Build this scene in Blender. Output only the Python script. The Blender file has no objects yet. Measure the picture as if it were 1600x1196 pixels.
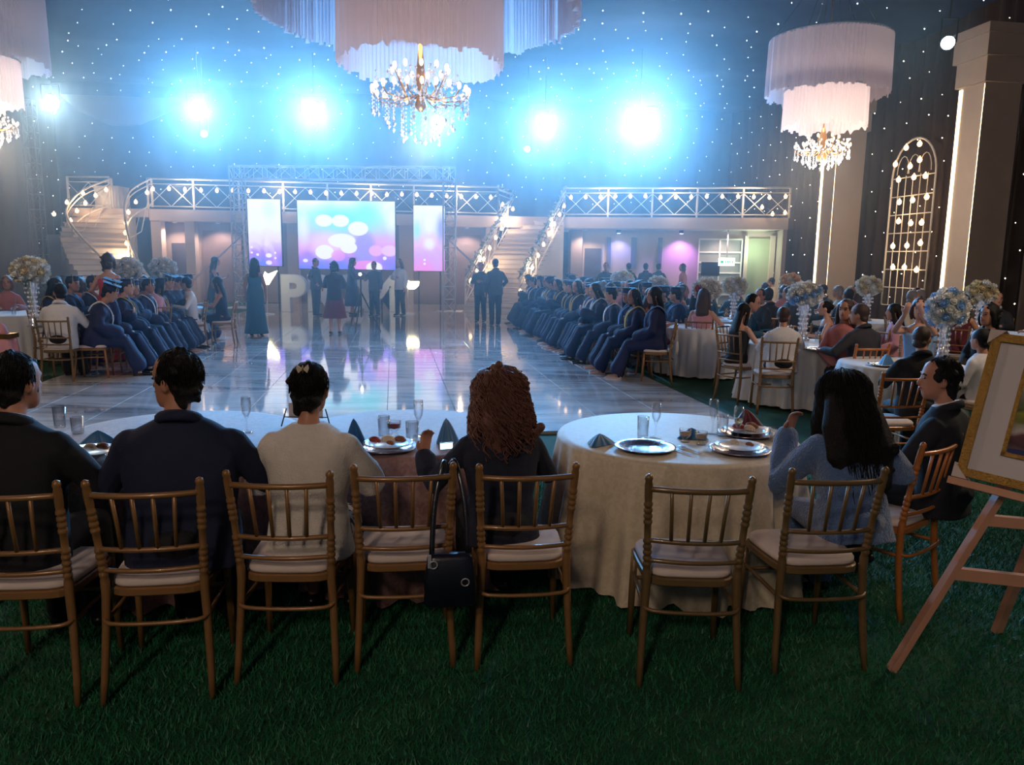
import bpy, math, random
import numpy as np
from mathutils import Vector, Matrix

random.seed(7); np.random.seed(7)
SC = bpy.context.scene
COL = SC.collection
PI = math.pi
# ---------------------------------------------------------------- camera
CAM_H, F_PX, PITCH, ROLL = 1.75, 1200.0, math.radians(9.0), math.radians(0.8)
cam_data = bpy.data.cameras.new('camera')
cam_data.sensor_fit = 'HORIZONTAL'; cam_data.sensor_width = 36.0; cam_data.lens = F_PX / 1600.0 * 36.0
cam_data.clip_end = 200
cam = bpy.data.objects.new('camera', cam_data); COL.objects.link(cam)
cam.matrix_world = Matrix.Translation((0, 0, CAM_H)) @ Matrix.Rotation(PI/2 - PITCH, 4, 'X') @ Matrix.Rotation(ROLL, 4, 'Z')
SC.camera = cam
# ---------------------------------------------------------------- world, view
world = bpy.data.worlds.new('world'); SC.world = world; world.use_nodes = True
world.node_tree.nodes['Background'].inputs[0].default_value = (0.30, 0.36, 0.52, 1)
world.node_tree.nodes['Background'].inputs[1].default_value = 0.07
SC.view_settings.view_transform = 'Standard'; SC.view_settings.look = 'None'
SC.view_settings.gamma = 1.0; SC.view_settings.use_curve_mapping = False
SC.view_settings.exposure = 0.42
cy = SC.cycles
cy.use_denoising = True
cy.max_bounces = 7; cy.diffuse_bounces = 3; cy.glossy_bounces = 3; cy.transmission_bounces = 6
cy.volume_bounces = 0; cy.transparent_max_bounces = 10
cy.sample_clamp_indirect = 3.0; cy.caustics_reflective = False; cy.caustics_refractive = False
HAZE_DENSITY, HAZE_G = 0.012, 0.80
SPOT_POWER = 2250.0

# ---------------------------------------------------------------- pixel -> place (image taken as 1600 x 1196)
def ray(px, py):
    dx, dy = px - 800.0, py - 598.0
    c, s = math.cos(ROLL), math.sin(ROLL)
    u = (dx*c + dy*s) / F_PX; v = -(-dx*s + dy*c) / F_PX
    return Vector((u, math.cos(PITCH) + v*math.sin(PITCH), -math.sin(PITCH) + v*math.cos(PITCH)))
def PY(px, py, Y):
    d = ray(px, py); k = Y / d.y
    return Vector((d.x*k, Y, CAM_H + d.z*k))
def PZ(px, py, z=0.0):
    d = ray(px, py); k = (z - CAM_H) / d.z
    return Vector((d.x*k, d.y*k, z))
# the hall's own axes: a runs down the hall to the stage, r across to the right
YAW = math.radians(8.8)
AX = Vector((-math.sin(YAW), math.cos(YAW), 0)); RX = Vector((math.cos(YAW), math.sin(YAW), 0))
def H(r, a, z=0.0):
    p = RX*r + AX*a
    return Vector((p.x, p.y, z))
def wall_hit(px, py, r):
    d = ray(px, py); k = r / (d.x*RX.x + d.y*RX.y)
    return Vector((d.x*k, d.y*k, CAM_H + d.z*k))

# ---------------------------------------------------------------- materials
MATS = {}
def mat(name, col=(.5, .5, .5), rough=.6, metal=0.0, emit=None, estr=0.0, var=0.0, scale=20.0, bump=0.0, bscale=80.0,
        trans=0.0, alpha=1.0, sheen=0.0, coat=0.0, spec=.5, nosample=False):
    if name in MATS: return MATS[name]
    m = bpy.data.materials.new(name); m.use_nodes = True; MATS[name] = m
    nt = m.node_tree; b = nt.nodes['Principled BSDF']
    b.inputs['Base Color'].default_value = (*col, 1)
    b.inputs['Roughness'].default_value = rough; b.inputs['Metallic'].default_value = metal
    b.inputs['Specular IOR Level'].default_value = spec
    b.inputs['Transmission Weight'].default_value = trans; b.inputs['Alpha'].default_value = alpha
    b.inputs['Sheen Weight'].default_value = sheen; b.inputs['Coat Weight'].default_value = coat
    if emit:
        b.inputs['Emission Color'].default_value = (*emit, 1); b.inputs['Emission Strength'].default_value = estr
        if nosample: m.cycles.emission_sampling = 'NONE'
    if var or bump:
        tc = nt.nodes.new('ShaderNodeTexCoord')
    if var:
        n = nt.nodes.new('ShaderNodeTexNoise'); n.inputs['Scale'].default_value = scale; n.inputs['Detail'].default_value = 4
        r = nt.nodes.new('ShaderNodeMapRange'); r.inputs[3].default_value = 1 - var; r.inputs[4].default_value = 1 + var
        mx = nt.nodes.new('ShaderNodeVectorMath'); mx.operation = 'SCALE'; mx.inputs[0].default_value = col
        nt.links.new(tc.outputs['Object'], n.inputs['Vector']); nt.links.new(n.outputs['Fac'], r.inputs[0])
        nt.links.new(r.outputs[0], mx.inputs['Scale']); nt.links.new(mx.outputs[0], b.inputs['Base Color'])
    if bump:
        n2 = nt.nodes.new('ShaderNodeTexNoise'); n2.inputs['Scale'].default_value = bscale; n2.inputs['Detail'].default_value = 3
        bp = nt.nodes.new('ShaderNodeBump'); bp.inputs['Strength'].default_value = bump; bp.inputs['Distance'].default_value = .01
        nt.links.new(tc.outputs['Object'], n2.inputs['Vector']); nt.links.new(n2.outputs['Fac'], bp.inputs['Height'])
        nt.links.new(bp.outputs[0], b.inputs['Normal'])
    return m
def lin(r, g, b):
    f = lambda c: (c/255/12.92) if c/255 <= .04045 else ((c/255 + .055)/1.055)**2.4
    return (f(r), f(g), f(b))

# ---------------------------------------------------------------- mesh builder
class MB:
    def __init__(s): s.v = []; s.f = []; s.m = []
    def add(s, vs, fs, mi=0):
        o = len(s.v); s.v.extend([tuple(x) for x in vs])
        s.f.extend([tuple(i + o for i in f) for f in fs]); s.m.extend([mi]*len(fs)); return s
    def box(s, c, size, rz=0.0, mi=0, M=None):
        hx, hy, hz = size[0]/2, size[1]/2, size[2]/2
        R = M if M is not None else Matrix.Rotation(rz, 3, 'Z'); c = Vector(c)
        vs = [c + R @ Vector((x*hx, y*hy, z*hz)) for z in (-1, 1) for x, y in ((-1, -1), (1, -1), (1, 1), (-1, 1))]
        return s.add(vs, [(3, 2, 1, 0), (4, 5, 6, 7), (0, 1, 5, 4), (1, 2, 6, 5), (2, 3, 7, 6), (3, 0, 4, 7)], mi)
    def bar(s, p, q, w, h=None, mi=0, up=(0, 0, 1)):
        p, q = Vector(p), Vector(q); d = q - p; L = d.length
        if L < 1e-6: return s
        d /= L; up = Vector(up)
        if abs(d.dot(up)) > .98: up = Vector((0, 1, 0)) if abs(d.y) < .9 else Vector((1, 0, 0))
        x = d.cross(up).normalized(); z = x.cross(d)
        M = Matrix((x, d, z)).transposed()
        return s.box((p + q)/2, (w, L, h if h else w), M=M, mi=mi)
    def tube(s, pts, radii, n=8, cap=True, mi=0, closed=False, flat=None, side=None):
        """sweep; flat = list of second radii, measured across 'side'"""
        pts = [Vector(p) for p in pts]; N = len(pts)
        if not hasattr(radii, '__len__'): radii = [radii]*N
        r2 = flat if flat is not None else radii
        if not hasattr(r2, '__len__'): r2 = [r2]*N
        vs = []; prev = None
        for i, p in enumerate(pts):
            if closed: t = pts[(i+1) % N] - pts[i-1]
            else: t = pts[min(i+1, N-1)] - pts[max(i-1, 0)]
            t = t.normalized() if t.length > 1e-9 else Vector((0, 0, 1))
            if side is not None:
                x = Vector(side); x = x - t*x.dot(t)
                x = x.normalized() if x.length > 1e-5 else Vector((1, 0, 0))
            elif prev is None:
                a = Vector((1, 0, 0)) if abs(t.x) < .8 else Vector((0, 1, 0))
                x = (a - t*a.dot(t)).normalized()
            else:
                x = prev - t*prev.dot(t)
                x = x.normalized() if x.length > 1e-5 else t.orthogonal().normalized()
            prev = x; y = t.cross(x)
            for k in range(n):
                an = 2*PI*k/n
                vs.append(p + x*(math.cos(an)*radii[i]) + y*(math.sin(an)*r2[i]))
        fs = []
        for i in range(N if closed else N-1):
            for k in range(n):
                a = i*n + k; b = i*n + (k+1) % n; j = ((i+1) % N)*n
                fs.append((a, b, j + (k+1) % n, j + k))
        if cap and not closed:
            fs.append(tuple(reversed(range(n)))); fs.append(tuple((N-1)*n + k for k in range(n)))
        return s.add(vs, fs, mi)
    def limb(s, pts, radii, n=10, mi=0, flat=None, side=None):
        """tube with rounded ends"""
        pts = [Vector(p) for p in pts]
        a = (pts[0] - pts[1]).normalized(); b = (pts[-1] - pts[-2]).normalized()
        r0, r1 = radii[0], radii[-1]; fl = list(flat) if flat is not None else list(radii)
        P = [pts[0] + a*r0*.95, pts[0] + a*r0*.6] + pts + [pts[-1] + b*r1*.6, pts[-1] + b*r1*.95]
        R = [r0*.3, r0*.8] + list(radii) + [r1*.8, r1*.3]; Fl = [fl[0]*.3, fl[0]*.8] + fl + [fl[-1]*.8, fl[-1]*.3]
        return s.tube(P, R, n, True, mi, flat=Fl, side=side)
    def lathe(s, prof, n=24, c=(0, 0, 0), mi=0, wob=None, cap=True):
        c = Vector(c); vs = []
        for j, (r, z) in enumerate(prof):
            for k in range(n):
                a = 2*PI*k/n; rr = r if wob is None else wob(r, z, a, j)
                vs.append(c + Vector((rr*math.cos(a), rr*math.sin(a), z)))
        fs = []
        for j in range(len(prof)-1):
            for k in range(n):
                fs.append((j*n + k, j*n + (k+1) % n, (j+1)*n + (k+1) % n, (j+1)*n + k))
        if cap:
            if prof[0][0] > 1e-5: fs.append(tuple(reversed(range(n))))
            if prof[-1][0] > 1e-5: fs.append(tuple((len(prof)-1)*n + k for k in range(n)))
        return s.add(vs, fs, mi)
    def ball(s, c, r, n=10, m=7, mi=0, R=None):
        c = Vector(c); rx, ry, rz = (r, r, r) if not hasattr(r, '__len__') else r
        vs = []; fs = []
        for j in range(m+1):
            th = PI*j/m; st = max(math.sin(th), 1e-3)
            for k in range(n):
                ph = 2*PI*k/n; p = Vector((rx*st*math.cos(ph), ry*st*math.sin(ph), -rz*math.cos(th)))
                vs.append(c + (R @ p if R is not None else p))
        for j in range(m):
            for k in range(n): fs.append((j*n + k, j*n + (k+1) % n, (j+1)*n + (k+1) % n, (j+1)*n + k))
        return s.add(vs, fs, mi)
    def loft(s, rings, n=20, mi=0, e=2.0):
        """rings: (cx, cy, cz, rx, ry) horizontal super-ellipses"""
        vs = []
        for (x, y, z, rx, ry) in rings:
            for k in range(n):
                a = 2*PI*k/n; ca, sa = math.cos(a), math.sin(a)
                vs.append((x + rx*math.copysign(abs(ca)**(2/e), ca), y + ry*math.copysign(abs(sa)**(2/e), sa), z))
        fs = [(j*n + k, j*n + (k+1) % n, (j+1)*n + (k+1) % n, (j+1)*n + k) for j in range(len(rings)-1) for k in range(n)]
        fs.append(tuple(reversed(range(n)))); fs.append(tuple((len(rings)-1)*n + k for k in range(n)))
        return s.add(vs, fs, mi)
    def grid(s, fn, nu, nv, mi=0, wrap=False):
        vs = [fn(i/nu, j/nv) for j in range(nv+1) for i in range(nu if wrap else nu+1)]
        w = nu if wrap else nu+1
        fs = [(j*w + i, j*w + (i+1) % w, (j+1)*w + (i+1) % w, (j+1)*w + i) for j in range(nv) for i in range(nu)]
        return s.add(vs, fs, mi)
    def xf(s, M): s.v = [tuple(M @ Vector(p)) for p in s.v]; return s
    def mesh(s, name, smooth=True):
        me = bpy.data.meshes.new(name); me.from_pydata(s.v, [], s.f)
        if any(s.m): me.polygons.foreach_set('material_index', s.m)
        if smooth: me.polygons.foreach_set('use_smooth', [True]*len(s.f))
        me.update(); return me

def link(name, me, mats=None, parent=None, loc=None, rot=None, scale=None):
    o = bpy.data.objects.new(name, me); COL.objects.link(o)
    if mats is not None:
        ml = mats if isinstance(mats, (list, tuple)) else [mats]
        if me is not None and len(me.materials) == 0:
            for m in ml: me.materials.append(m)
        elif me is not None:
            for i, m in enumerate(ml):
                if i < len(o.material_slots) and me.materials[i] != m:
                    o.material_slots[i].link = 'OBJECT'; o.material_slots[i].material = m
    if parent: o.parent = parent
    if loc is not None: o.location = loc
    if rot is not None: o.rotation_euler = rot if hasattr(rot, '__len__') else (0, 0, rot)
    if scale is not None: o.scale = scale if hasattr(scale, '__len__') else (scale,)*3
    return o
def build(name, mb, mats, parent=None, smooth=False, **k):
    return link(name, mb.mesh(name, smooth), mats, parent, **k)
def tag(o, label, cat, group=None, kind=None):
    o['label'] = label; o['category'] = cat
    if group: o['group'] = group
    if kind: o['kind'] = kind
    return o
def struct(o, label=None):
    o['kind'] = 'structure'
    if label: o['label'] = label
    return o
def thing(name, label, cat, loc=(0, 0, 0), rz=0.0, group=None, scale=None):
    o = bpy.data.objects.new(name, None); COL.objects.link(o); o.empty_display_size = .1
    o.location = loc; o.rotation_euler = (0, 0, rz)
    if scale: o.scale = (scale,)*3
    return tag(o, label, cat, group)
def copy_tree(o, parent=None):
    c = o.copy(); COL.objects.link(c); c.parent = parent
    for ch in o.children: copy_tree(ch, c)
    return c
def face_angle(p, q):
    """rotation about z that turns local +y from p towards q"""
    d = Vector(q) - Vector(p); return math.atan2(-d.x, d.y)

# ---------------------------------------------------------------- lights of the place
def spot(name, p, target, power, col, size=60, blend=.5, r=.12):
    L = bpy.data.lights.new(name, 'SPOT'); L.energy = power; L.color = col; L.spot_size = math.radians(size)
    L.spot_blend = blend; L.shadow_soft_size = r
    o = bpy.data.objects.new(name, L); COL.objects.link(o); o.location = p
    o.rotation_euler = (Vector(target) - Vector(p)).to_track_quat('-Z', 'Y').to_euler(); return o
def point(name, p, power, col, r=.08):
    L = bpy.data.lights.new(name, 'POINT'); L.energy = power; L.color = col; L.shadow_soft_size = r
    o = bpy.data.objects.new(name, L); COL.objects.link(o); o.location = p; return o

# ================================================================ THE SETTING
R_L, R_R, A_B, A_F, Z_C = -13.0, 14.9, 33.5, -8.0, 8.4
def turf_mat():
    m = mat('turf', lin(20, 78, 52), .85, var=.45, scale=9, bump=.9, bscale=260)
    return m
f = MB(); f.box(H((R_L+R_R)/2, (A_B+A_F)/2, -.05), (R_R-R_L, A_B-A_F, .1), rz=YAW)
struct(build('floor', f, turf_mat()), 'dark green artificial turf covering the hall floor')
# grass pile close to the camera: uncountable blades
def grass(n, x0, x1, y0, y1):
    rs = np.random.RandomState(3)
    x = rs.uniform(x0, x1, n); y = y0 + (y1-y0)*rs.uniform(0, 1, n)**1.25
    k = np.abs(x) < .30 + .72*y; x, y = x[k], y[k]; n = len(x)
    h = rs.uniform(.016, .034, n); a = rs.uniform(0, 2*PI, n); w = rs.uniform(.0018, .0036, n)
    lx, ly = rs.normal(0, .012, n), rs.normal(0, .012, n)
    v = np.zeros((n, 3, 3)); z0 = .0
    v[:, 0] = np.stack([x + np.cos(a)*w, y + np.sin(a)*w, np.full(n, z0)], 1)
    v[:, 1] = np.stack([x - np.cos(a)*w, y - np.sin(a)*w, np.full(n, z0)], 1)
    v[:, 2] = np.stack([x + lx, y + ly, h], 1)
    me = bpy.data.meshes.new('turf_pile'); me.vertices.add(3*n); me.loops.add(3*n); me.polygons.add(n)
    me.vertices.foreach_set('co', v.reshape(-1)); me.loops.foreach_set('vertex_index', np.arange(3*n, dtype=np.int32))
    me.polygons.foreach_set('loop_start', np.arange(0, 3*n, 3, dtype=np.int32)); me.update(); me.validate()
    m = mat('turf_blade', lin(32, 112, 72), .55, var=.6, scale=35)
    return link('turf_pile', me, m)
tag(grass(330000, -4.4, 4.4, 1.7, 6.2), 'short green artificial grass pile under the banquet chairs', 'grass', kind='stuff')

# dance floor of polished marble tiles
def marble_mat():
    m = bpy.data.materials.new('polished_marble'); m.use_nodes = True; nt = m.node_tree; b = nt.nodes['Principled BSDF']
    g = nt.nodes.new('ShaderNodeNewGeometry'); mp = nt.nodes.new('ShaderNodeMapping')
    mp.inputs['Rotation'].default_value = (0, 0, -YAW); mp.inputs['Scale'].default_value = (.35, 1.3, 1)
    n = nt.nodes.new('ShaderNodeTexNoise'); n.inputs['Scale'].default_value = 1.3; n.inputs['Detail'].default_value = 9; n.inputs['Distortion'].default_value = 1.6
    r = nt.nodes.new('ShaderNodeValToRGB'); e = r.color_ramp.elements
    e[0].position = .32; e[0].color = (.34, .35, .38, 1); e[1].position = .62; e[1].color = (.80, .81, .84, 1)
    x = e.new(.48); x.color = (.62, .63, .66, 1)
    nt.links.new(g.outputs['Position'], mp.inputs[0]); nt.links.new(mp.outputs[0], n.inputs['Vector'])
    nt.links.new(n.outputs['Fac'], r.inputs[0]); nt.links.new(r.outputs[0], b.inputs['Base Color'])
    b.inputs['Roughness'].default_value = .075; b.inputs['Specular IOR Level'].default_value = .75
    b.inputs['Coat Weight'].default_value = .6; b.inputs['Coat Roughness'].default_value = .04
    return m
DF_L, DF_R, DF_N, DF_F = -4.75, 3.80, 7.55, 30.3
slab = MB(); slab.box(H((DF_L+DF_R)/2, (DF_N+DF_F)/2, .010), (DF_R-DF_L, DF_F-DF_N, .02), rz=YAW)
slab = struct(build('floor_dance', slab, mat('grout', (.30, .31, .33), .5)), 'polished grey marble tile dance floor in the middle of the hall')
MARB = marble_mat()
nr, na = 11, 26
tr, ta = (DF_R-DF_L)/nr, (DF_F-DF_N)/na
tile = MB()
hx, hy, bv, tz = tr/2-.002, ta/2-.002, .003, .012
tile.add([(-hx, -hy, 0), (hx, -hy, 0), (hx, hy, 0), (-hx, hy, 0), (-hx, -hy, tz-bv), (hx, -hy, tz-bv), (hx, hy, tz-bv), (-hx, hy, tz-bv),
          (-hx+bv, -hy+bv, tz), (hx-bv, -hy+bv, tz), (hx-bv, hy-bv, tz), (-hx+bv, hy-bv, tz)],
         [(0, 1, 5, 4), (1, 2, 6, 5), (2, 3, 7, 6), (3, 0, 4, 7), (4, 5, 9, 8), (5, 6, 10, 9), (6, 7, 11, 10), (7, 4, 8, 11), (8, 9, 10, 11)])
tile_me = tile.mesh('marble_tile', False); tile_me.materials.append(MARB)
for i in range(nr):
    for j in range(na):
        link('marble_tile', tile_me, None, slab, H(DF_L + (i+.5)*tr, DF_N + (j+.5)*ta, .020), (0, 0, YAW))

# walls of pleated dark cloth, ceiling cloth
NAVY = mat('navy_cloth', lin(44, 56, 92), .9, var=.25, scale=1.5)
BROWN = mat('brown_curtain', lin(66, 56, 58), .9, var=.2, scale=2)
def curtain(name, p, q, z0, z1, m, per=.55, amp=.09, label=None):
    p, q = Vector(p), Vector(q); L = (q-p).length; d = (q-p)/L; nrm = Vector((-d.y, d.x, 0)); nu = int(L/per*7)
    mb = MB()
    def fn(u, v):
        s = u*L; k = amp*(math.sin(2*PI*s/per + .9*math.sin(s*.7)) + .35*math.sin(2*PI*s/(per*2.7)))*(1-.25*v)
        return p + d*s + nrm*k + Vector((0, 0, z0 + (z1-z0)*v))
    mb.grid(fn, nu, 3)
    return struct(build(name, mb, m, smooth=True), label)
w_r = curtain('wall_right', H(R_R, A_F), H(R_R, A_B), 0, Z_C, BROWN, label='dark pleated curtain wall with tiny star lights')
w_l = curtain('wall_left', H(R_L, A_F), H(R_L, A_B), 0, Z_C, BROWN, label='dark pleated curtain wall beside the curved stair')
w_b = curtain('wall_back', H(R_L, A_B), H(R_R, A_B), 0, Z_C, NAVY, per=.9, amp=.05, label='navy cloth wall above the balcony with star lights')
cl = MB()
def ceil_fn(u, v):
    r = R_L + (R_R-R_L)*u; a = A_F + (A_B-A_F)*v
    sag = .22*abs(math.sin(PI*a/5.2)) + .12*abs(math.sin(PI*(r-R_L)/4.65))
    return H(r, a, Z_C + .0 - .30 + sag)
cl.grid(ceil_fn, 48, 64)
ceil = struct(build('ceiling', cl, NAVY, smooth=True), 'sagging navy cloth ceiling pricked with star lights')
# star lights, three pixels each: joined per surface
def stars(parent, pts, col, name='star_lights', s=.017, es=14):
    mb = MB()
    for p in pts:
        r = s*random.uniform(.75, 1.25)
        vs = [p + Vector(d)*r for d in ((1, 0, 0), (-1, 0, 0), (0, 1, 0), (0, -1, 0), (0, 0, 1), (0, 0, -1))]
        mb.add(vs, [(0, 2, 4), (2, 1, 4), (1, 3, 4), (3, 0, 4), (2, 0, 5), (1, 2, 5), (3, 1, 5), (0, 3, 5)])
    o = build(name, mb, mat('star_'+name+str(es)+str(col[2]), (.8, .8, .8), emit=col, estr=es, nosample=True), parent); o['kind'] = 'stuff'
    return o
pts = []
for i in range(28):
    for j in range(18):
        r = R_L + .4 + i*1.0 + random.uniform(-.25, .25) + (.5 if j % 2 else 0); a = 14 + j*1.06 + random.uniform(-.12, .12)
        if r < R_R-.3 and a < A_B-.3:
            u, v = (r-R_L)/(R_R-R_L), (a-A_F)/(A_B-A_F); pts.append(ceil_fn(u, v) - Vector((0, 0, .05)))
stars(ceil, pts, (.85, .93, 1.0), es=6)
pts = []
for row in range(8):
    for i in range(33):
        r = R_L + .4 + i*.85 + random.uniform(-.1, .1) + row*.2; z = 4.35 + row*.52 + .12*math.sin(i*.7 + row)
        if r < R_R-.3: pts.append(H(r, A_B-.18, z))
stars(w_b, pts, (.85, .93, 1.0), es=6)
for wl, r in ((w_r, R_R-.16), (w_l, R_L+.16)):
    pts = []
    for row in range(12):
        for i in range(24):
            a = 10.5 + i*.98 + (.4 if row % 2 else 0) + random.uniform(-.15, .15); z = .9 + row*.62 - .02*(i % 5) + random.uniform(-.08, .08)
            if a < A_B-.3: pts.append(H(r, a, z))
    stars(wl, pts, (1.0, .86, .62), es=7)
# pale gap above the cloth
SOF = mat('pale_soffit', lin(140, 135, 150), .8, var=.1, scale=2)
q = [PY(*p, 30.0) for p in ((92, 147), (290, 154), (262, 176), (218, 196), (172, 196), (120, 172))]
tb = MB(); tb.add([p for p in q] + [p + Vector((0, .06, 0)) for p in q], [tuple(range(6))[::-1], tuple(range(6, 12))] + [(k, (k+1) % 6, (k+1) % 6 + 6, k+6) for k in range(6)])
struct(build('trim_1', tb, SOF), 'pale soffit panel showing between two navy cloths')

# ---------------------------------------------------------------- columns with light strips (right)
COLM = mat('column_plaster', lin(176, 160, 150), .75, var=.08, scale=3)
STRIP = mat('warm_led', (1, .9, .7), emit=(1.0, .74, .40), estr=3.4)
def column(label, px_far, px_near, px_cam, z_top, lightpow):
    r0 = 13.55
    pf, pn = wall_hit(px_far, 300, r0), wall_hit(px_near, 300, r0)
    af, an = pf.dot(AX), pn.dot(AX); w = max(af-an, .8); d = .95
    t = thing('column', label, 'column', H(r0+d/2, an+w/2), YAW)
    m = MB(); m.box((0, 0, z_top/2), (d, w, z_top)); build('shaft', m, COLM, t)
    for k, (zz, hh, g) in enumerate(((z_top-.95, .62, .16), (z_top-.45, .50, .30), (z_top-.11, .22, .38))):
        m = MB(); m.box((0, 0, zz), (d+g, w+g, hh)); build('capital', m, COLM, t)
    m = MB(); m.box((0, 0, .12), (d+.12, w+.12, .24)); build('base', m, COLM, t)
    for y, ww in ((w/2-.06, .10), (-w/2+.012, .016)):
        dp = .024 if ww > .05 else .004; m = MB(); m.box((-d/2-dp/2, y, (z_top-1.3)/2+.15), (dp, ww, z_top-1.6)); build('led_strip', m, STRIP, t)
    return t
column('square plaster column with glowing light strips near the gold easel', 1484, 1522, 1580, 7.25, 0)
column('square plaster column with glowing light strips behind the drum shade', 1285, 1303, 1337, 7.1, 0)
# left column wrapped in grey cloth, and the slim truss tower beside it
pL = PY(22, 430, 24.0); pL.z = 0
t = thing('draped_column', 'tall column wrapped in dark grey cloth by the winding stair', 'column', pL, YAW)
m = MB(); m.lathe([(.75, 0), (.70, 1), (.66, 4), (.66, 6.3)], 40, wob=lambda r, z, a, j: r*(1+.07*math.sin(a*11))); build('cloth', m, mat('grey_drape', lin(104, 100, 104), .9), t, smooth=True)
m = MB(); m.box((0, 0, 6.36), (1.5, 1.5, .14)); build('cap', m, mat('dark_cap', lin(60, 56, 60), .8), t)

def truss_mesh(L, w, n, r=.022, rb=.013):
    """box truss along +z from 0 to L"""
    m = MB(); c = [(-w/2, -w/2), (w/2, -w/2), (w/2, w/2), (-w/2, w/2)]
    for x, y in c: m.tube([(x, y, 0), (x, y, L)], r, 6)
    for i in range(n+1):
        z = L*i/n
        for k in range(4):
            p, q = c[k], c[(k+1) % 4]
            m.tube([(p[0], p[1], z), (q[0], q[1], z)], rb, 5)
            if i < n:
                z2 = L*(i+1)/n; (a, b) = ((p, q) if (i+k) % 2 else (q, p))
                m.tube([(a[0], a[1], z), (b[0], b[1], z2)], rb, 5)
    return m
ALU = mat('aluminium', lin(205, 205, 215), .45, .55)
pT = PY(66, 430, 23.0); pT.z = 0
t = thing('truss_tower', 'slim grey truss tower standing beside the draped column', 'truss', pT, YAW)
build('lattice', truss_mesh(6.1, .30, 14, .02, .01), mat('dull_alu', lin(120, 118, 122), .5, .4), t, smooth=True)
m = MB(); m.box((0, 0, .015), (.6, .6, .03)); build('base_plate', m, ALU, t)

# ---------------------------------------------------------------- balcony, wall under it
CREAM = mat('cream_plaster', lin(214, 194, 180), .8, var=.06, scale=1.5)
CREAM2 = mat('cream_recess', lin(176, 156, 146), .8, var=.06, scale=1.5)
WHITE = mat('white_paint', lin(235, 228, 222), .5, var=.04, scale=5)
DOORG = mat('dark_door', lin(84, 80, 92), .6, var=.1, scale=4)
ZB = 3.45
def slab_poly(name, pts, z0, z1, m, label=None):
    mb = MB(); n = len(pts)
    mb.add([(p.x, p.y, z0) for p in pts] + [(p.x, p.y, z1) for p in pts],
           [tuple(range(n))[::-1], tuple(range(n, 2*n))] + [(k, (k+1) % n, (k+1) % n + n, k+n) for k in range(n)])
    return build(name, mb, m)
BL, BM = PY(232, 320, 28.7), PY(778, 345, 30.2)          # front edge, left deck
CR, BR = PY(882, 345, 30.2), PY(1232, 345, 28.8)         # front edge, right deck
back = lambda p: H(p.dot(RX), A_B-.25)
o = slab_poly('balcony_deck', [BL, BM, back(BM), back(BL)], ZB-.42, ZB, CREAM); struct(o, 'cream balcony deck above the screens')
o = slab_poly('balcony_deck', [CR, BR, back(BR), back(CR)], ZB-.42, ZB, CREAM); struct(o, 'cream balcony deck past the garlanded stair')
o = slab_poly('balcony_deck', [BM, CR, back(CR), back(BM)], ZB-.42, ZB, CREAM); struct(o, 'cream landing at the head of the garlanded stair')
def lerp(p, q, t): return p + (q-p)*t
def under_wall(name, p, q, dep, m, z1, z0=0, th=.2):
    p, q = Vector((p.x, p.y, 0)), Vector((q.x, q.y, 0)); d = (q-p).normalized(); n = Vector((-d.y, d.x, 0))
    mb = MB(); mb.bar(p + n*dep + Vector((0, 0, (z0+z1)/2)), q + n*dep + Vector((0, 0, (z0+z1)/2)), th, z1-z0)
    return build(name, mb, m)
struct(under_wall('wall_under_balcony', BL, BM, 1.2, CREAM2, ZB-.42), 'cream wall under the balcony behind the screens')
struct(under_wall('wall_under_balcony', CR, BR, 1.8, CREAM, ZB-.42), 'cream wall under the balcony past the garlanded stair with coloured wall washers')
# piers and doors under the left deck, placed along the front edge by pixel
def along(p, q, px):
    lo, hi = 0.0, 1.0
    for _ in range(30):
        t = (lo+hi)/2; w = lerp(p, q, t); x = 800 + F_PX*w.x/(w.y*math.cos(PITCH) + (CAM_H-1.6)*math.sin(PITCH))
        if x < px: lo = t
        else: hi = t
    w = lerp(p, q, lo); return Vector((w.x, w.y, 0))
def front_box(name, p, q, x0, x1, z0, z1, dep, th, m, parent=None):
    a, b = along(p, q, x0), along(p, q, x1); d = (q-p); d.z = 0; d.normalize(); n = Vector((-d.y, d.x, 0))
    mb = MB(); mb.bar(a + n*dep + Vector((0, 0, (z0+z1)/2)), b + n*dep + Vector((0, 0, (z0+z1)/2)), th, z1-z0)
    return build(name, mb, m, parent)
for x0, x1 in ((234, 250), (287, 302), (446, 463), (621, 643), (757, 776)):
    struct(front_box('wall_pier', BL, BM, x0, x1, 0, ZB-.42, .35, .5, CREAM), 'cream plaster pier under the balcony')
struct(front_box('door_1', BL, BM, 253, 284, 0, 2.25, 1.08, .06, DOORG), 'dark grey door under the balcony beside the curved stair')
for i, (x0, x1) in enumerate(((304, 366), (700, 752))):
    struct(front_box('door_%d' % (i+2), BL, BM, x0, x1, 0, 2.75, 1.06, .08, mat('brown_shutter', lin(150, 128, 122), .6, var=.08, scale=2)), 'wide closed brown shutter under the balcony')
struct(front_box('door_4', CR, BR, 905, 932, 0, 2.3, 1.66, .06, DOORG), 'grey door under the balcony past the garlanded stair')
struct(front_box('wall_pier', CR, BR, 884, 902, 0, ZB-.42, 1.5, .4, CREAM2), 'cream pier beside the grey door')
for x0, x1 in ((941, 948), (981, 990), (1025, 1032)):
    struct(front_box('window_%d' % x0, CR, BR, x0, x1, 1.5, 2.75, 1.66, .05, mat('slot_glass', lin(120, 118, 138), .3)), 'narrow slot window under the balcony past the garlanded stair')
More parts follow.
